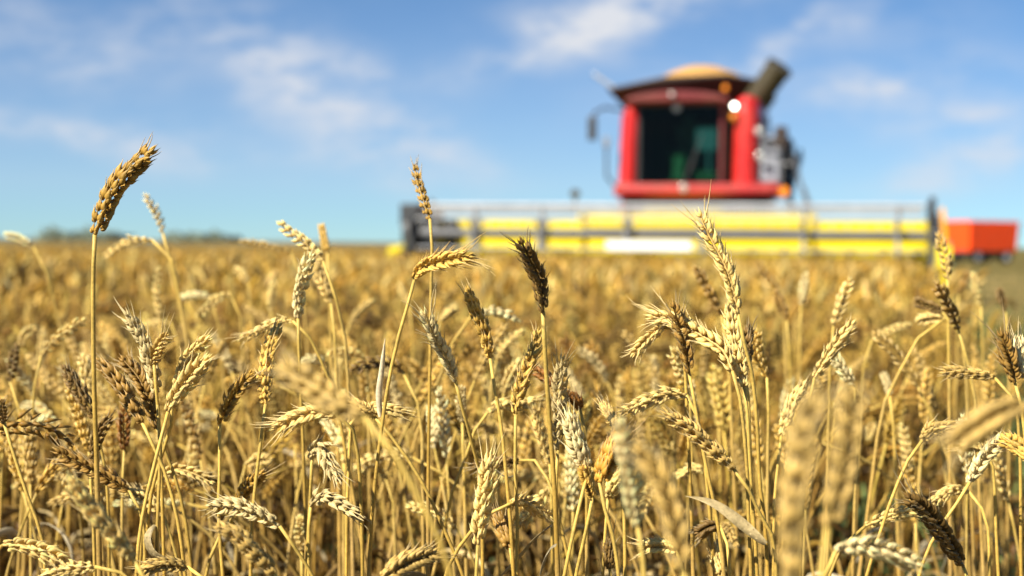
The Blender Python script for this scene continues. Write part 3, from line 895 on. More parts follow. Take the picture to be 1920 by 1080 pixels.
def field_points(y0, y1, dens, spread, rng):
    n = int((y1 - y0) * (y1 + y0) * spread * dens + 2 * .5 * (y1 - y0) * dens)
    y = y0 + (y1 - y0) * rng.random(n * 2)
    x = rng.uniform(-1, 1, n * 2) * (spread * y1 + .5)
    ok = np.abs(x) < spread * y + .5
    x, y = x[ok][:n], y[ok][:n]
    k = uncut(x, y)
    x, y = x[k], y[k]
    gap = (x / y > .21) & (x / y < .32) & (y < 3.4) & (y > 1.5) & (rng.random(len(x)) < .8)     # weedy gap at lower right
    return x[~gap], y[~gap]

def instances(buf, variants, x, y, rng, zs=None):
    which = rng.integers(0, len(variants), len(x))
    for i, (V, L, C, K) in enumerate(variants):
        m = which == i
        n = int(m.sum())
        if not n: continue
        a = rng.uniform(0, 2 * math.pi, n)
        s = rng.normal(1, .035, n)
        if zs is not None: s = s * zs[m]
        ca, sa = np.cos(a) * s, np.sin(a) * s
        P = np.empty((n, len(V), 3), dtype=np.float32)
        P[..., 0] = V[None, :, 0] * ca[:, None] - V[None, :, 1] * sa[:, None] + x[m][:, None]
        P[..., 1] = V[None, :, 0] * sa[:, None] + V[None, :, 1] * ca[:, None] + y[m][:, None]
        P[..., 2] = V[None, :, 2] * s[:, None]
        tint = np.stack([np.where(rng.random(n) < .12, rng.uniform(.3, .6, n), rng.uniform(.65, 1.5, n))] * 3, 1) * rng.uniform(.95, 1.05, (n, 3))
        cols = (K[None] * tint[:, None] * np.array((.71, .645, .42))).reshape(-1, 3)
        loops = (L[None] + (np.arange(n) * len(V))[:, None]).reshape(-1)
        buf.add(P.reshape(-1, 3), loops, np.tile(C, n), cols)

def vnoise(x, y, seed=0):
    """cheap smooth value noise"""
    rg = np.random.default_rng(seed); G = rg.random((64, 64))
    xi, yi = np.floor(x).astype(int), np.floor(y).astype(int)
    fx, fy = x - xi, y - yi
    fx = fx * fx * (3 - 2 * fx); fy = fy * fy * (3 - 2 * fy)
    g = lambda a, b: G[a % 64, b % 64]
    return (g(xi, yi) * (1 - fx) + g(xi + 1, yi) * fx) * (1 - fy) + (g(xi, yi + 1) * (1 - fx) + g(xi + 1, yi + 1) * fx) * fy

def build_field():
    rng = np.random.default_rng(21)
    b = Buf()
    va = [make_variant(0, rng) for _ in range(16)]
    vb = [make_variant(1, rng) for _ in range(24)]
    vc = [make_variant(2, rng) for _ in range(24)]
    # beside the frame of the near stalks (outside the traced ones)
    x, y = field_points(.5, 2.35, 110, .55, rng)
    k = (np.abs(x) > .44 * y + .09)
    instances(b, va, x[k], y[k], rng)
    x, y = field_points(1.75, 2.4, 70, .42, rng); instances(b, va, x, y, rng, np.full(len(x), .97))
    x, y = field_points(2.4, 4.6, 190, .46, rng); instances(b, va, x, y, rng)
    x, y = field_points(4.6, 12, 140, .44, rng); instances(b, vb, x, y, rng)
    x, y = field_points(12, 26, 60, .42, rng); instances(b, vc, x, y, rng)
    x, y = field_points(26, 70, 14, .42, rng); instances(b, vc, x, y, rng)
    # closed canopy sheet of the far field, under the ears near by, level with them far away
    ys = np.concatenate([np.linspace(9, 40, 90), 40 * (1500 / 40) ** np.linspace(.02, 1, 90)])
    us = np.linspace(-1, 1, 170)
    Y, Uu = np.meshgrid(ys, us, indexing='ij')
    X = Uu * (.52 * Y + 2)
    Z = np.interp(Y, [9, 14, 30, 60], [.52, .60, .70, .74]) + .09 * (vnoise(X * 3.1, Y * 3.1, 1) - .5) + .05 * (vnoise(X * .6, Y * .6, 2) - .5)
    ok = uncut(X, Y)
    nY, nU = Y.shape
    idx = np.arange(nY * nU).reshape(nY, nU)
    q = np.stack([idx[:-1, :-1], idx[:-1, 1:], idx[1:, 1:], idx[1:, :-1]], -1)
    kq = ok[:-1, :-1] & ok[:-1, 1:] & ok[1:, 1:] & ok[1:, :-1]
    q = q[kq]
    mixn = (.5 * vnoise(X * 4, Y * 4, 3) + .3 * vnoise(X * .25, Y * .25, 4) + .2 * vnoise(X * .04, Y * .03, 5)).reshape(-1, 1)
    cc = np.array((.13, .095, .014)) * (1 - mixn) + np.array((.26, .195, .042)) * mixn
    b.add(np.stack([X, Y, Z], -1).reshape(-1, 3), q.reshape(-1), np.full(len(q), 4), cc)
    o = b.obj('wheat_field', M_STRAW)
    tag(o, 'mass of ripe golden wheat filling the field behind the near stalks', 'wheat', kind='stuff')

    # stubble of the harvested strips: short cut stems
    s = Buf()
    n = 16000
    y = 3.0 + 42 * rng.random(n) ** 1.5; x = rng.uniform(-.1, .62, n) * y
    lx, ly = to_local(x, y)
    k = ~uncut(x, y) & ((np.abs(lx) > 4.8) | (ly > 6)) & (x > .5)
    x, y = x[k], y[k]
    C = np.array([(0, 0, 0), (0, 0, 1.0)])
    sb = Buf(); tube(sb, C, .0028, 4, (.50, .37, .15)); V, L, Cn, K = sb.arrays()
    h = rng.uniform(.07, .17, len(x)); tl = rng.normal(0, .18, (len(x), 2))
    P = np.repeat(V[None], len(x), 0)
    P[..., 0] += P[..., 2] * tl[:, :1] * .15 + x[:, None]; P[..., 1] += P[..., 2] * tl[:, 1:] * .15 + y[:, None]
    P[..., 2] *= h[:, None]
    s.add(P.reshape(-1, 3), (L[None] + (np.arange(len(x)) * len(V))[:, None]).reshape(-1), np.tile(Cn, len(x)), np.tile(K, (len(x), 1)) * np.repeat(rng.uniform(.7, 1.2, len(x)), len(V))[:, None])
    o = s.obj('stubble', M_STRAW)
    tag(o, 'short cut stubble on the harvested strip at right', 'stubble', kind='stuff')

    # green weeds low between the stalks and along the strip
    g = Buf()
    cl = [(rng.uniform(.42, .95), rng.uniform(1.5, 3.2)) for _ in range(44)] + [(rng.uniform(-.75, .4), rng.uniform(1.5, 3.0)) for _ in range(20)] \
        + [(1.1 + (q_ - 3.0) * .289 + rng.uniform(-.1, .8), q_) for q_ in rng.uniform(3.2, 14, 60)]
    for (cx, cy) in cl:
        hh = rng.uniform(.16, .42)
        for _ in range(rng.integers(8, 16)):
            a = rng.uniform(0, 6.28); d = np.array((math.cos(a), math.sin(a), 0)); p = np.array((cx, cy, 0)) + d * rng.uniform(0, .05)
            sp = rng.uniform(.05, .16)
            c = np.array((.085, .13, .045)) * rng.uniform(.7, 1.5) + np.array((.06, .03, 0)) * rng.random()
            add_leaf(g, [p, p + np.array((0, 0, hh * .6)) + d * sp * .4, p + np.array((0, 0, hh)) + d * sp, p + np.array((0, 0, hh * .8)) + d * sp * 1.9], rng.uniform(.007, .016), rng, c, n=6)
    o = g.obj('weeds', M_STRAW)
    tag(o, 'green weeds growing low between the wheat stems', 'weeds', kind='stuff')
build_field()
# ------------------------------------------------------------------ machines: mesh helpers
M_RED = simple('red_paint', (.52, .013, .010), .36, coat=.2, noise=.10, dust=.14)
M_DEEPRED = simple('deep_red_paint', (.36, .010, .008), .4, coat=.2, noise=.15, dust=.2)
M_MAROON = simple('maroon_roof', (.13, .006, .008), .7, coat=.0, noise=.1, dust=.1)
M_YEL = simple('yellow_paint', (.74, .58, .006), .42, coat=.3, noise=.06, dust=.12)
M_DARK = simple('dark_metal', (.035, .036, .038), .5, noise=.2)
M_OLIVE = simple('dusty_dark_steel', (.048, .038, .016), .6, noise=.25)
M_FLAP = simple('dark_brown_panel', (.030, .016, .010), .6, noise=.2)
M_GREY = simple('galvanised_steel', (.55, .55, .56), .38, metal=.35, noise=.12)
M_STEEL = simple('worn_steel', (.11, .11, .115), .5, metal=.2, noise=.15)
M_MIDGREY = simple('painted_grey_steel', (.22, .22, .23), .5, noise=.15)
M_LGREY = simple('light_grey_panel', (.25, .26, .30), .5, noise=.1)
M_TYRE = simple('tyre_rubber', (.022, .021, .020), .85, noise=.3)
M_WHITE = simple('white_board', (.86, .86, .84), .35, noise=.03)
M_GLASS = glass_material()
M_SEAT = simple('seat_fabric', (.24, .32, .34), .8, noise=.15)
M_COLUMN = simple('pale_green_plastic', (.55, .70, .60), .6, noise=.1)
M_CABIN = simple('cab_lining', (.018, .024, .016), .8, noise=.2)
M_GRAIN = simple('grain', (.50, .27, .07), .8, noise=.18, nscale=40)
M_CHROME = simple('lamp_chrome', (.50, .48, .44), .35, metal=.6, noise=.03)
M_GLINT = simple('lamp_glint', (.9, .88, .8), .3, noise=0, emit=(1, .95, .82, 9))  # emission stands in for the sun's glint on the lamp
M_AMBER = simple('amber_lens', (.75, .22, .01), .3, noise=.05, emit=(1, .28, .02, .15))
M_TRL = simple('orange_red_paint', (.88, .075, .004), .5, coat=.1, noise=.08, dust=.06)
M_TREE = simple('far_foliage', (.085, .11, .08), .9, noise=.3, nscale=.05)

class MB:
    def __init__(s):
        s.v = []; s.f = []
    def poly(s, V, Fc):
        n = len(s.v); s.v += [tuple(p) for p in V]; s.f += [tuple(i + n for i in f) for f in Fc]; return s
    def box(s, c, d, rx=0, ry=0, rz=0):
        m = Matrix.Rotation(rz, 3, 'Z') @ Matrix.Rotation(ry, 3, 'Y') @ Matrix.Rotation(rx, 3, 'X')
        V = [Vector(c) + m @ Vector((sx * d[0] / 2, sy * d[1] / 2, sz * d[2] / 2)) for sz in (-1, 1) for sy in (-1, 1) for sx in (-1, 1)]
        return s.poly(V, [(0, 2, 3, 1), (4, 5, 7, 6), (0, 1, 5, 4), (2, 6, 7, 3), (0, 4, 6, 2), (1, 3, 7, 5)])
    def cyl(s, a, b, r, k=14, r2=None):
        a, b = Vector(a), Vector(b); d = (b - a).normalized()
        u = d.orthogonal().normalized(); w = d.cross(u); r2 = r if r2 is None else r2
        V = [p + rr * (math.cos(t) * u + math.sin(t) * w) for p, rr in ((a, r), (b, r2)) for t in [2 * math.pi * i / k for i in range(k)]]
        Fc = [(i, (i + 1) % k, k + (i + 1) % k, k + i) for i in range(k)] + [tuple(range(k))[::-1], tuple(range(k, 2 * k))]
        return s.poly(V, Fc)
    def bar(s, a, b, w, h=None):
        a, b = Vector(a), Vector(b); d = (b - a); L = d.length; d.normalize(); h = h or w
        up = Vector((0, 0, 1)) if abs(d.z) < .95 else Vector((0, 1, 0))
        u = d.cross(up).normalized(); v = u.cross(d)
        V = [p + su * u * w / 2 + sv * v * h / 2 for p in (a, b) for su, sv in ((-1, -1), (1, -1), (1, 1), (-1, 1))]
        return s.poly(V, [(0, 1, 2, 3), (7, 6, 5, 4), (0, 4, 5, 1), (1, 5, 6, 2), (2, 6, 7, 3), (3, 7, 4, 0)])
    def prism(s, prof, x0, x1):
        """profile in (y, z) extruded along x"""
        n = len(prof)
        V = [(x0, y, z) for y, z in prof] + [(x1, y, z) for y, z in prof]
        return s.poly(V, [tuple(range(n)), tuple(range(n, 2 * n))[::-1]] + [(i, n + i, n + (i + 1) % n, (i + 1) % n) for i in range(n)])
    def prism_y(s, prof, y0, y1):
        """profile in (x, z) extruded along y"""
        n = len(prof)
        V = [(x, y0, z) for x, z in prof] + [(x, y1, z) for x, z in prof]
        return s.poly(V, [tuple(range(n))[::-1], tuple(range(n, 2 * n))] + [(i, (i + 1) % n, n + (i + 1) % n, n + i) for i in range(n)])
    def build(s, name, mat, parent=None, bevel=.0, smooth=False):
        me = bpy.data.meshes.new(name)
        me.from_pydata(s.v, [], s.f); me.materials.append(mat)
        import bmesh
        bm = bmesh.new(); bm.from_mesh(me); bmesh.ops.recalc_face_normals(bm, faces=bm.faces); bm.to_mesh(me); bm.free()
        o = bpy.data.objects.new(name, me); COL.objects.link(o)
        if parent: o.parent = parent
        if smooth:
            for p in me.polygons: p.use_smooth = True
            me.set_sharp_from_angle(angle=R(40))
        if bevel:
            b = o.modifiers.new('bevel', 'BEVEL'); b.width = bevel; b.segments = 2; b.limit_method = 'ANGLE'
        return o

def build_wheel(parent, x, y, r, w, mat_rim, turn=False):
    t = MB()
    k = 36; prof = [(-w/2, r*.60), (-w/2, r*.86), (-w*.40, r*.97), (-w*.15, r), (w*.15, r), (w*.40, r*.97), (w/2, r*.86), (w/2, r*.60)]
    V = [(x + px_, y + math.cos(a) * rr, r + math.sin(a) * rr) for a in [2*math.pi*i/k for i in range(k)] for (px_, rr) in prof]
    m = len(prof)
    Fc = [(i*m+j, i*m+(j+1) % m, ((i+1) % k)*m+(j+1) % m, ((i+1) % k)*m+j) for i in range(k) for j in range(m)]
    t.poly(V, Fc)
    for i in range(k):
        a = 2*math.pi*i/k
        s_ = 1 if i % 2 else -1
        c = (x + s_*w*.24, y + math.cos(a)*r*1.0, r + math.sin(a)*r*1.0)
        t.box(c, (w*.5, r*.07, r*.07), rx=a)
    wh = MB().cyl((x-w*.2, y, r), (x+w*.2, y, r), r*.05, 10).build('hub', M_GREY, parent)
    wh.name = 'wheel'
    t.build('tyre', M_TYRE, wh, smooth=True)
    rm = MB().cyl((x-w*.36, y, r), (x+w*.36, y, r), r*.60, 28)
    rm.cyl((x-w*.42, y, r), (x+w*.42, y, r), r*.2, 16)
    rm.build('rim', mat_rim, wh, bevel=.01)
    if turn:
        wh.matrix_local = Matrix.Translation((x, y, 0)) @ Matrix.Rotation(R(90), 4, 'Z') @ Matrix.Translation((-x, -y, 0))
    return wh

# ------------------------------------------------------------------ combine harvester
def build_combine():
    root = empty('combine_harvester', (HC[0], HC[1], 0.04), YAW)
    tag(root, 'red combine harvester with wide yellow header driving towards the viewer, grain heaped on top', 'combine harvester')
    # body behind the cab
    MB().prism([(3.4, 1.05), (3.4, 1.80), (4.9, 1.84), (4.9, 3.50), (8.2, 3.40), (9.6, 2.7), (9.8, 1.5), (8.8, .95), (5, .85)], -1.25, 1.30).build('body', M_RED, root, bevel=.04)
    MB().box((.26, 3.75, 1.945), (3.12, 1.5, .25)).box((.26, 2.97, 1.93), (2.9, .10, .14)).build('platform', M_DEEPRED, root, bevel=.04)
    MB().box((.26, 3.9, 1.76), (2.8, 1.3, .10)).box((0.05, 3.9, 1.1), (2.3, .3, .3)).build('chassis', M_DARK, root, bevel=.02)
    MB().prism([(1.25, .55), (1.25, 1.25), (3.4, 1.68), (3.4, 1.05)], -.7, .75).build('feeder_house', M_YEL, root, bevel=.02)
    for x in (-1.02, 1.12):
        build_wheel(root, x, 4.1, .80, .60, M_YEL)
    for x in (-1.1, 1.2):
        build_wheel(root, x, 8.2, .58, .42, M_YEL)
    # cab
    cab = MB().box((-.06, 4.75, 2.8), (1.56, .06, 1.5)).box((-.06, 3.95, 2.10), (1.56, 1.6, .06)) \
        .box((-.80, 4.6, 2.8), (.08, .3, 1.5)).box((.68, 4.6, 2.8), (.08, .3, 1.5)).box((-.06, 3.95, 3.56), (1.56, 1.6, .06)).build('cab', M_CABIN, root, bevel=.01)
    MB().box((-.84, 3.14, 2.82), (.05, .08, 1.50)).box((.72, 3.14, 2.82), (.05, .08, 1.50)).box((-.06, 3.14, 3.56), (1.5, .08, .05)).build('window_frame', M_DARK, cab, bevel=.01)
    MB().prism_y([(-.815, 2.08), (.695, 2.08), (.695, 3.53), (-.815, 3.53)], 3.12, 3.135).build('windshield', M_GLASS, cab)
    MB().cyl((.05, 3.09, 2.12), (.28, 3.09, 2.75), .014, 6).cyl((.16, 3.10, 2.35), (.36, 3.10, 3.0), .012, 6).build('wiper', M_DARK, cab)
    sb = MB().box((-.05, 4.25, 2.55), (.52, .50, .14)).box((-.05, 4.5, 2.95), (.52, .14, .72)).box((-.05, 4.5, 3.4), (.28, .12, .18))
    sb.build('seat', M_SEAT, cab, bevel=.05)
    MB().bar((-.10, 3.26, 2.08), (-.10, 3.40, 2.62), .22, .10).box((-.10, 3.28, 2.14), (.30, .16, .1)).build('steering_column', M_COLUMN, cab, bevel=.03)
    sw = MB(); cc = Vector((-.10, 3.50, 2.72))
    for i in range(18):
        a, b = 2*math.pi*i/18, 2*math.pi*(i+1)/18
        f = lambda t: cc + Vector((math.cos(t)*.21, math.sin(t)*.10, math.sin(t)*.18))
        sw.cyl(f(a), f(b), .017, 6)
    sw.build('steering_wheel', M_DARK, cab)
    MB().box((.38, 3.72, 2.95), (.42, .08, .42), rz=-.25).bar((.42, 3.8, 2.1), (.42, 3.76, 2.8), .05).build('teal_glow_panel', simple('teal_glow', (.14, .30, .36), .25, noise=.1, emit=(.22, .50, .62, .40)), cab, bevel=.02)  # added glowing panel imitating a teal reflection in the cab
    MB().box((.42, 3.45, 2.2), (.40, .4, .22)).build('console', M_COLUMN, cab, bevel=.04)
    # red side panels
    def panel(x0, x1, z0, z1, y0, y1, lean):
        k = 7; V = []
        rows = [(z0, 1, 0), (z0 + .5*(z1-z0), 1, .5), (z1-.18, 1, 1), (z1-.05, .8, 1), (z1, .45, 1)]
        for (z, sc, t) in rows:
            cx = (x0+x1)/2 + lean*t; hw = (x1-x0)/2*sc
            for i in range(k):
                a = math.pi*i/(k-1)
                V.append((cx - hw*math.cos(a), y0 + (y1-y0)*.16*(1-math.sin(a)), z))
            V.append((cx+hw, y1, z)); V.append((cx-hw, y1, z))
        m = k+2; b = MB()
        Fc = [(i*m+j, i*m+(j+1) % m, (i+1)*m+(j+1) % m, (i+1)*m+j) for i in range(len(rows)-1) for j in range(m)]
        Fc += [tuple(range(m))[::-1], tuple(range((len(rows)-1)*m, len(rows)*m))]
        b.poly(V, Fc); return b.build('side_panel', M_RED, root, smooth=True)
    panel(-1.27, -.87, 2.07, 3.53, 3.1, 4.6, .05)
    panel(.93, 1.42, 1.98, 3.70, 3.0, 4.6, .03)
    MB().box((.85, 3.7, 2.83), (.21, .8, 1.5)).build('door_gap', M_CABIN, root, bevel=.01)
    MB().box((.74, 3.08, 2.83), (.06, .06, 1.5)).build('door_pillar', M_MAROON, root, bevel=.01)
    # roof brim
    rf = MB(); n = 9
    top = [(-1.05 + 1.92*i/(n-1), 3.66 + .13*math.sin(math.pi*i/(n-1))**.7) for i in range(n)]
    rf.prism_y([(-1.05, 3.58)] + top + [(.87, 3.58)], 2.72, 4.5)
    roof = rf.build('roof', M_MAROON, root, bevel=.04)
    for x, z in ((-.16, 3.71),):
        MB().cyl((x, 2.66, z), (x, 2.74, z), .045, 16).build('worklight', M_CHROME, roof, bevel=.01)
    MB().cyl((.80, 3.0, 3.80), (.80, 3.0, 3.90), .05, 14).build('beacon', M_AMBER, roof, bevel=.02)
    # lamps
    MB().cyl((.98, 2.86, 3.50), (.98, 2.96, 3.50), .036, 20).build('headlight', M_GLINT, root)  # lamp face glows in place of a sun glint
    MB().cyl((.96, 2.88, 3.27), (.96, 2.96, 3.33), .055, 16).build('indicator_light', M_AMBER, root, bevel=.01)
    for (x, y, z) in ((1.44, 2.94, 3.03), (1.46, 2.94, 2.57), (.05, 2.88, 1.98), (-.12, 3.04, 3.50)):
        MB().cyl((x, y, z), (x, y + .08, z), .075, 16).build('worklight', M_CHROME, root, bevel=.01)
    # grain tank: red box, flared dark flaps
    tank = MB().box((.03, 6.0, 3.45), (2.6, 2.9, .5)).build('grain_tank', M_FLAP, root, bevel=.03)
    bt = [(-1.28, 4.45, 3.62), (1.14, 4.45, 3.62), (1.14, 7.2, 3.62), (-1.28, 7.2, 3.62)]
    tp = [(-1.55, 3.75, 3.97), (1.42, 3.75, 4.07), (1.42, 7.7, 4.15), (-1.55, 7.7, 4.1)]
    mid_t = (-.45, 3.70, 4.17); mid_t2 = (.75, 3.70, 4.20)
    def flap(pts, th=.04):
        b = MB(); P = [Vector(p) for p in pts]; nn = (P[1]-P[0]).cross(P[2]-P[0]).normalized()*th
        m = len(P); b.poly(P + [p+nn for p in P], [tuple(range(m))[::-1], tuple(range(m, 2*m))] + [(i, (i+1) % m, m+(i+1) % m, m+i) for i in range(m)])
        b.build('tank_flap', M_FLAP, tank)
    flap([bt[0], bt[1], tp[1], mid_t2, mid_t, tp[0]])
    flap([bt[1], bt[2], tp[2], tp[1]]); flap([bt[2], bt[3], tp[3], tp[2]]); flap([bt[3], bt[0], tp[0], tp[3]])
    # unloading auger
    MB().cyl((1.14, 3.95, 3.50), (1.74, 3.60, 4.27), .24, 24).cyl((1.71, 3.61, 4.23), (1.77, 3.58, 4.31), .265, 24).build('unloading_auger', M_OLIVE, root, bevel=.01)
    MB().bar((-1.38, 3.85, 3.92), (-1.86, 3.75, 4.26), .13, .05).build('side_flap', M_GREY, root, bevel=.01)
    # mirrors
    def mirror(pts, c, d, mat):
        b = MB()
        for a, e in zip(pts[:-1], pts[1:]): b.cyl(a, e, .025, 8)
        o = b.build('mirror', M_DARK, root)
        MB().box(c, d).build('mirror_housing', mat, o, bevel=.04)
        return o
    mirror([(-1.12, 3.1, 3.46), (-1.45, 2.8, 3.50), (-1.62, 2.7, 3.40), (-1.66, 2.7, 3.3)], (-1.67, 2.7, 3.10), (.17, .09, .46), M_DARK)
    mirror([(-1.3, 3.0, 2.05), (-1.42, 2.9, 2.2), (-1.43, 2.9, 2.75)], (-1.43, 2.88, 2.85), (.12, .07, .22), M_LGREY)
    mirror([(1.38, 3.1, 2.75), (1.6, 2.95, 2.85), (1.74, 2.95, 2.85)], (1.84, 2.95, 2.92), (.24, .10, .40), M_FLAP)
    MB().box((1.62, 3.5, 2.50), (.36, .6, .80)).box((1.62, 3.5, 2.94), (.30, .5, .06)).build('side_cabinet', M_LGREY, root, bevel=.04)
    MB().box((1.62, 5.4, 2.55), (.62, 1.6, 1.0)).cyl((1.75, 4.5, 2.6), (1.75, 4.62, 2.6), .3, 20).bar((2.0, 3.6, 2.0), (2.1, 5.2, 2.75), .08, .25).build('engine_housing', M_DARK, root, bevel=.04)
    MB().box((1.43, 3.35, 2.75), (.12, .3, 1.2)).build('air_intake', M_DARK, root, bevel=.03)
    hr = MB()
    for p, q in (((1.84, 3.2, 2.05), (1.84, 3.2, 2.85)), ((1.84, 3.2, 2.85), (1.98, 3.1, 2.85)), ((1.98, 3.1, 2.85), (2.42, 2.9, 1.35)),
                 ((1.84, 3.2, 2.45), (2.05, 3.1, 2.42)), ((2.25, 3.0, 2.0), (2.62, 2.8, 1.1))):
        hr.cyl(p, q, .028, 8)
    hr.build('handrail', M_STEEL, root)
    ld = MB(); ld.bar((1.9, 3.5, 2.0), (2.35, 3.1, .7), .04, .10); ld.bar((1.9, 3.9, 2.0), (2.35, 3.5, .7), .04, .10)
    for i in range(5):
        t = .1 + i*.19; ld.box((1.9+.45*t, 3.7-.4*t, 2.0-1.3*t), (.2, .42, .04))
    ld.build('ladder', M_DARK, root)
    MB().cyl((1.9, 3.0, 1.92), (1.9, 3.08, 1.92), .09, 14).build('side_marker', M_AMBER, root)

    # header
    hd = MB().prism([(0, .28), (0, .34), (1.15, .36), (1.15, 1.36), (1.32, 1.36), (1.32, .24)], -3.88, 4.42).build('header', M_YEL, root, bevel=.015)
    MB().prism([(1.10, 1.20), (1.10, 1.47), (1.30, 1.47), (1.30, 1.20)], -1.55, 2.57).build('centre_frame', M_YEL, hd, bevel=.015)
    for x in (-1.55, 2.45):
        MB().box((x, 1.08, .92), (.10, .05, 1.05)).build('upright', M_YEL, hd, bevel=.01)
    # feed auger in the trough, with its flighting
    au = MB().cyl((-4.2, .72, .62), (4.38, .72, .62), .17, 20); k = 14
    for i in range(260):
        s0, s1 = i/260, (i+1)/260
        x0, x1 = -4.15+8.5*s0, -4.15+8.5*s1
        if -.6 < x0 < .8: continue
        dr = 1 if x0 < 0 else -1
        P = []
        for x, s_ in ((x0, s0), (x1, s1)):
            a = dr*x*2*math.pi/.55
            for rr in (.16, .27): P.append((x, .72+math.cos(a)*rr, .62+math.sin(a)*rr))
        P += [(p[0]+.012, p[1], p[2]) for p in P]
        au.poly(P, [(0, 1, 3, 2), (4, 6, 7, 5), (1, 5, 7, 3), (0, 2, 6, 4)])
    au.build('feed_auger', M_YEL, hd)
    MB().box((.08, -.02, .30), (8.6, .10, .05)).build('cutter_bar', M_DARK, hd)
    # reel
    rc = (.20, 1.08); RR = .50
    MB().cyl((-4.25, rc[0], rc[1]), (4.35, rc[0], rc[1]), .085, 16).build('reel_tube', M_STEEL, hd)
    for x in (-3.25, -2.05, -.55, .72, 2.4, 3.9):
        b = MB()
        for i in range(3):
            a = math.pi/2 + i*math.pi/3
            b.bar((x, rc[0]-math.cos(a)*RR, rc[1]-math.sin(a)*RR), (x, rc[0]+math.cos(a)*RR, rc[1]+math.sin(a)*RR), .06, .04)
        for i in range(6):
            a0, a1 = math.pi/2+i*math.pi/3, math.pi/2+(i+1)*math.pi/3
            b.bar((x, rc[0]+math.cos(a0)*RR*.72, rc[1]+math.sin(a0)*RR*.72), (x, rc[0]+math.cos(a1)*RR*.72, rc[1]+math.sin(a1)*RR*.72), .03, .03)
        b.build('reel_spider', M_MIDGREY, hd)
    for i in range(6):
        a = math.pi/2 + i*math.pi/3
        y, z = rc[0]+math.cos(a)*RR, rc[1]+math.sin(a)*RR
        b = MB().cyl((-4.22, y, z), (4.32, y, z), .012 if i else .034, 10)
        xx = -4.15
        while xx < 4.3:
            b.bar((xx, y, z+.02), (xx, y+.03, z-.17), .008 if i else .052, .008 if i else .03); xx += .25 if i else .075
        b.build('reel_bat', M_GREY, hd)
    for x, s_ in ((-4.36, -1), (4.44, 1)):
        b = MB().prism([(1.3, .35), (1.3, 1.38), (.95, 1.5), (.2, 1.3), (-.35, .75), (-.45, .28)], x-.05, x+.05)
        b.build('end_shield', M_DARK, hd, bevel=.02)
        b = MB().bar((x+.10*s_, 1.25, 1.42), (x+.10*s_, .1, 1.12), .08, .14).cyl((x-.02, rc[0], rc[1]), (x+.16*s_, rc[0], rc[1]), .17 if s_ > 0 else .30, 22)
        if s_ < 0:
            b.bar((x-.20, .2, .85), (x+.30, .3, 1.66), .10, .10).bar((x+.35, .6, .7), (x-.05, .5, 1.6), .09, .09).cyl((x+.05, .5, 1.0), (x+.38, .5, 1.0), .32, 18).box((x+.20, 1.15, .85), (.62, .3, .95)).box((x+.0, 1.0, 1.42), (.45, .4, .28))
            b.box((x-.12, .45, 1.40), (.34, .5, .40)).box((x-.06, .6, 1.05), (.42, .4, .42)).cyl((x-.25, .9, .95), (x-.05, .9, .95), .28, 20).bar((x-.15, 1.2, 1.62), (x-.15, .2, 1.2), .06, .10)
        else:
            b.bar((x, rc[0], rc[1]), (x, rc[0]+.05, 1.72), .10, .12).box((x-.02, .3, 1.45), (.12, .35, .36))
        b.build('reel_arm', M_DARK, hd, bevel=.01)
        xo = x + .16*s_
        b = MB(); hz = 1.02 if s_ > 0 else .93
        b.poly([(xo-.16, .9, .30), (xo+.16, .9, .30), (xo+.16, .9, hz), (xo-.16, .9, hz), (xo-.14, -.45, .26), (xo+.14, -.45, .26), (xo+.12, -.40, hz-.1), (xo-.12, -.40, hz-.1),
                (xo-.02, -1.35, .24), (xo+.02, -1.35, .24), (xo+.015, -1.35, .32), (xo-.015, -1.35, .32)],
               [(0, 1, 2, 3), (3, 2, 6, 7), (0, 3, 7, 4), (1, 5, 6, 2), (0, 4, 5, 1), (7, 6, 10, 11), (4, 7, 11, 8), (5, 9, 10, 6), (4, 8, 9, 5), (8, 11, 10, 9)])
        b.build('crop_divider', M_YEL, hd, bevel=.03)
        if s_ > 0:
            MB().bar((xo+.02, -.2, .95), (xo-.02, .1, 1.52), .05, .10).build('divider_rod', M_AMBERP, hd)
    MB().box((-.09, -.50, .89), (1.42, .03, .16)).build('reflector_panel', M_WHITE, hd, bevel=.005)
    MB().cyl((-1.62, .9, 1.45), (-1.62, .9, 1.80), .02, 8).cyl((-1.62, .86, 1.80), (-1.62, .94, 1.80), .08, 14).build('marker_lamp', M_OLIVE, hd)

    # the heap of grain carried in the tank
    bm = MB(); k = 40; rings = [(1.0, 3.95), (.86, 4.06), (.68, 4.25), (.48, 4.42), (.28, 4.53), (.10, 4.58)]
    V = [(.06 + math.cos(2*math.pi*i/k)*r*1.42, 5.6 + math.sin(2*math.pi*i/k)*r*1.55, z + .02*math.sin(i*1.7+r*9)) for (r, z) in rings for i in range(k)]
    Fc = [(a*k+i, a*k+(i+1) % k, (a+1)*k+(i+1) % k, (a+1)*k+i) for a in range(len(rings)-1) for i in range(k)]
    Fc += [tuple(range((len(rings)-1)*k, len(rings)*k)), tuple(range(k))[::-1]]
    bm.poly(V, Fc)
    o = bm.build('grain_heap', M_GRAIN, None, smooth=True)
    o.location = root.location; o.rotation_euler = root.rotation_euler
    tag(o, 'golden heap of threshed grain rising out of the dark flaps above the cab', 'grain', kind='stuff')

M_AMBERP = simple('orange_yellow_paint', (.80, .34, .01), .4, noise=.08)
build_combine()

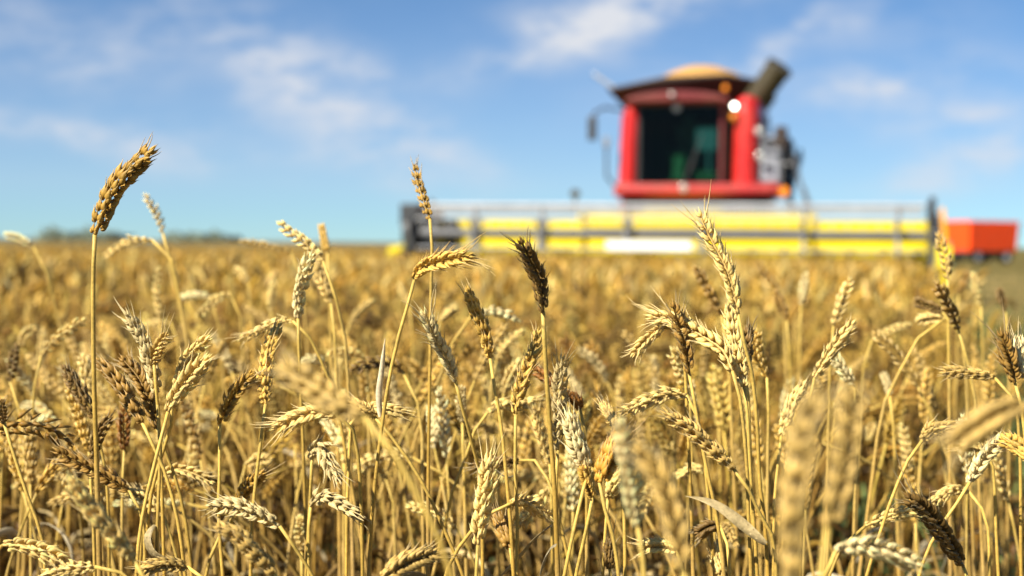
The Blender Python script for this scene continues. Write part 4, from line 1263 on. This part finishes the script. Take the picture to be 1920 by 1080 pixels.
# ------------------------------------------------------------------ trailer on the stubble
def build_trailer():
    D = 85.0
    c = W(1838, 484, D)
    root = empty('grain_trailer', (c.x, D, 0), R(26))
    tag(root, 'orange red grain trailer standing on the stubble behind the right end of the header', 'trailer')
    L_, W_ = 3.9, 2.3
    z0, z1 = .72, 2.50
    b = MB()
    b.poly([(-L_/2+.12, -W_/2+.1, z0), (L_/2-.12, -W_/2+.1, z0), (L_/2-.12, W_/2-.1, z0), (-L_/2+.12, W_/2-.1, z0),
            (-L_/2, -W_/2, z1), (L_/2, -W_/2, z1), (L_/2, W_/2, z1), (-L_/2, W_/2, z1),
            (-L_/2+.07, -W_/2+.07, z1), (L_/2-.07, -W_/2+.07, z1), (L_/2-.07, W_/2-.07, z1), (-L_/2+.07, W_/2-.07, z1),
            (-L_/2+.19, -W_/2+.17, z0+.1), (L_/2-.19, -W_/2+.17, z0+.1), (L_/2-.19, W_/2-.17, z0+.1), (-L_/2+.19, W_/2-.17, z0+.1)],
           [(3, 2, 1, 0), (0, 1, 5, 4), (1, 2, 6, 5), (2, 3, 7, 6), (3, 0, 4, 7), (4, 5, 9, 8), (5, 6, 10, 9), (6, 7, 11, 10), (7, 4, 8, 11),
            (8, 9, 13, 12), (9, 10, 14, 13), (10, 11, 15, 14), (11, 8, 12, 15), (12, 13, 14, 15)])
    tub = b.build('tub', M_TRL, root, bevel=.02)
    for i in range(5):
        x = -L_/2+.35+i*(L_-.7)/4
        MB().bar((x, -W_/2+.06, z0+.05), (x, -W_/2-.03, z1-.02), .09, .05).build('rib', M_TRL, tub)
    MB().box((0, 0, .60), (L_-.3, 1.7, .20)).box((0, 0, .38), (L_-1.2, 1.0, .25)).box((0, -.5, .5), (L_-.6, .12, .2)).box((0, .5, .5), (L_-.6, .12, .2)).build('chassis', M_DARK, root)
    MB().bar((-L_/2+.1, 0, .55), (-L_/2-1.3, 0, .45), .12, .12).build('drawbar', M_DARK, root)
    for x in (-1.1, 1.15):
        for y in (-.85, .85):
            build_wheel(root, x, y, .42, .3, M_WHITE, True)
build_trailer()

# ------------------------------------------------------------------ far tree line on the horizon
def build_trees():
    rng = np.random.default_rng(8)
    b = Buf()
    V0, L0, C0, t0 = floret_template(7, [.15, .5, .85], [.7, 1, .7])
    for (px0, px1, h, dens, D) in ((-150, 40, 4, 14, 1300), (60, 190, 11, 30, 1200), (290, 420, 9, 30, 1200), (-800, -150, 7, 50, 1300), (2000, 2700, 4, 50, 1500)):
        for _ in range(dens * 3):
            px = rng.uniform(px0, px1); x = (px - 960) / F * D
            hh = h * .6 * rng.uniform(.5, 1.15); w = hh * rng.uniform(.7, 1.3)
            V = (V0 - np.array((0, 0, 0))) * np.array((w, w, hh))
            V = V * (1 + .25 * rng.normal(0, 1, (len(V), 1))) + np.array((x, D + rng.uniform(0, 60), -hh * .08))
            b.add(V, L0, C0, np.array((.1, .1, .1)))
    o = b.obj('distant_treeline', M_TREE)
    tag(o, 'low dark tree line along the far horizon', 'trees', kind='stuff')
build_trees()
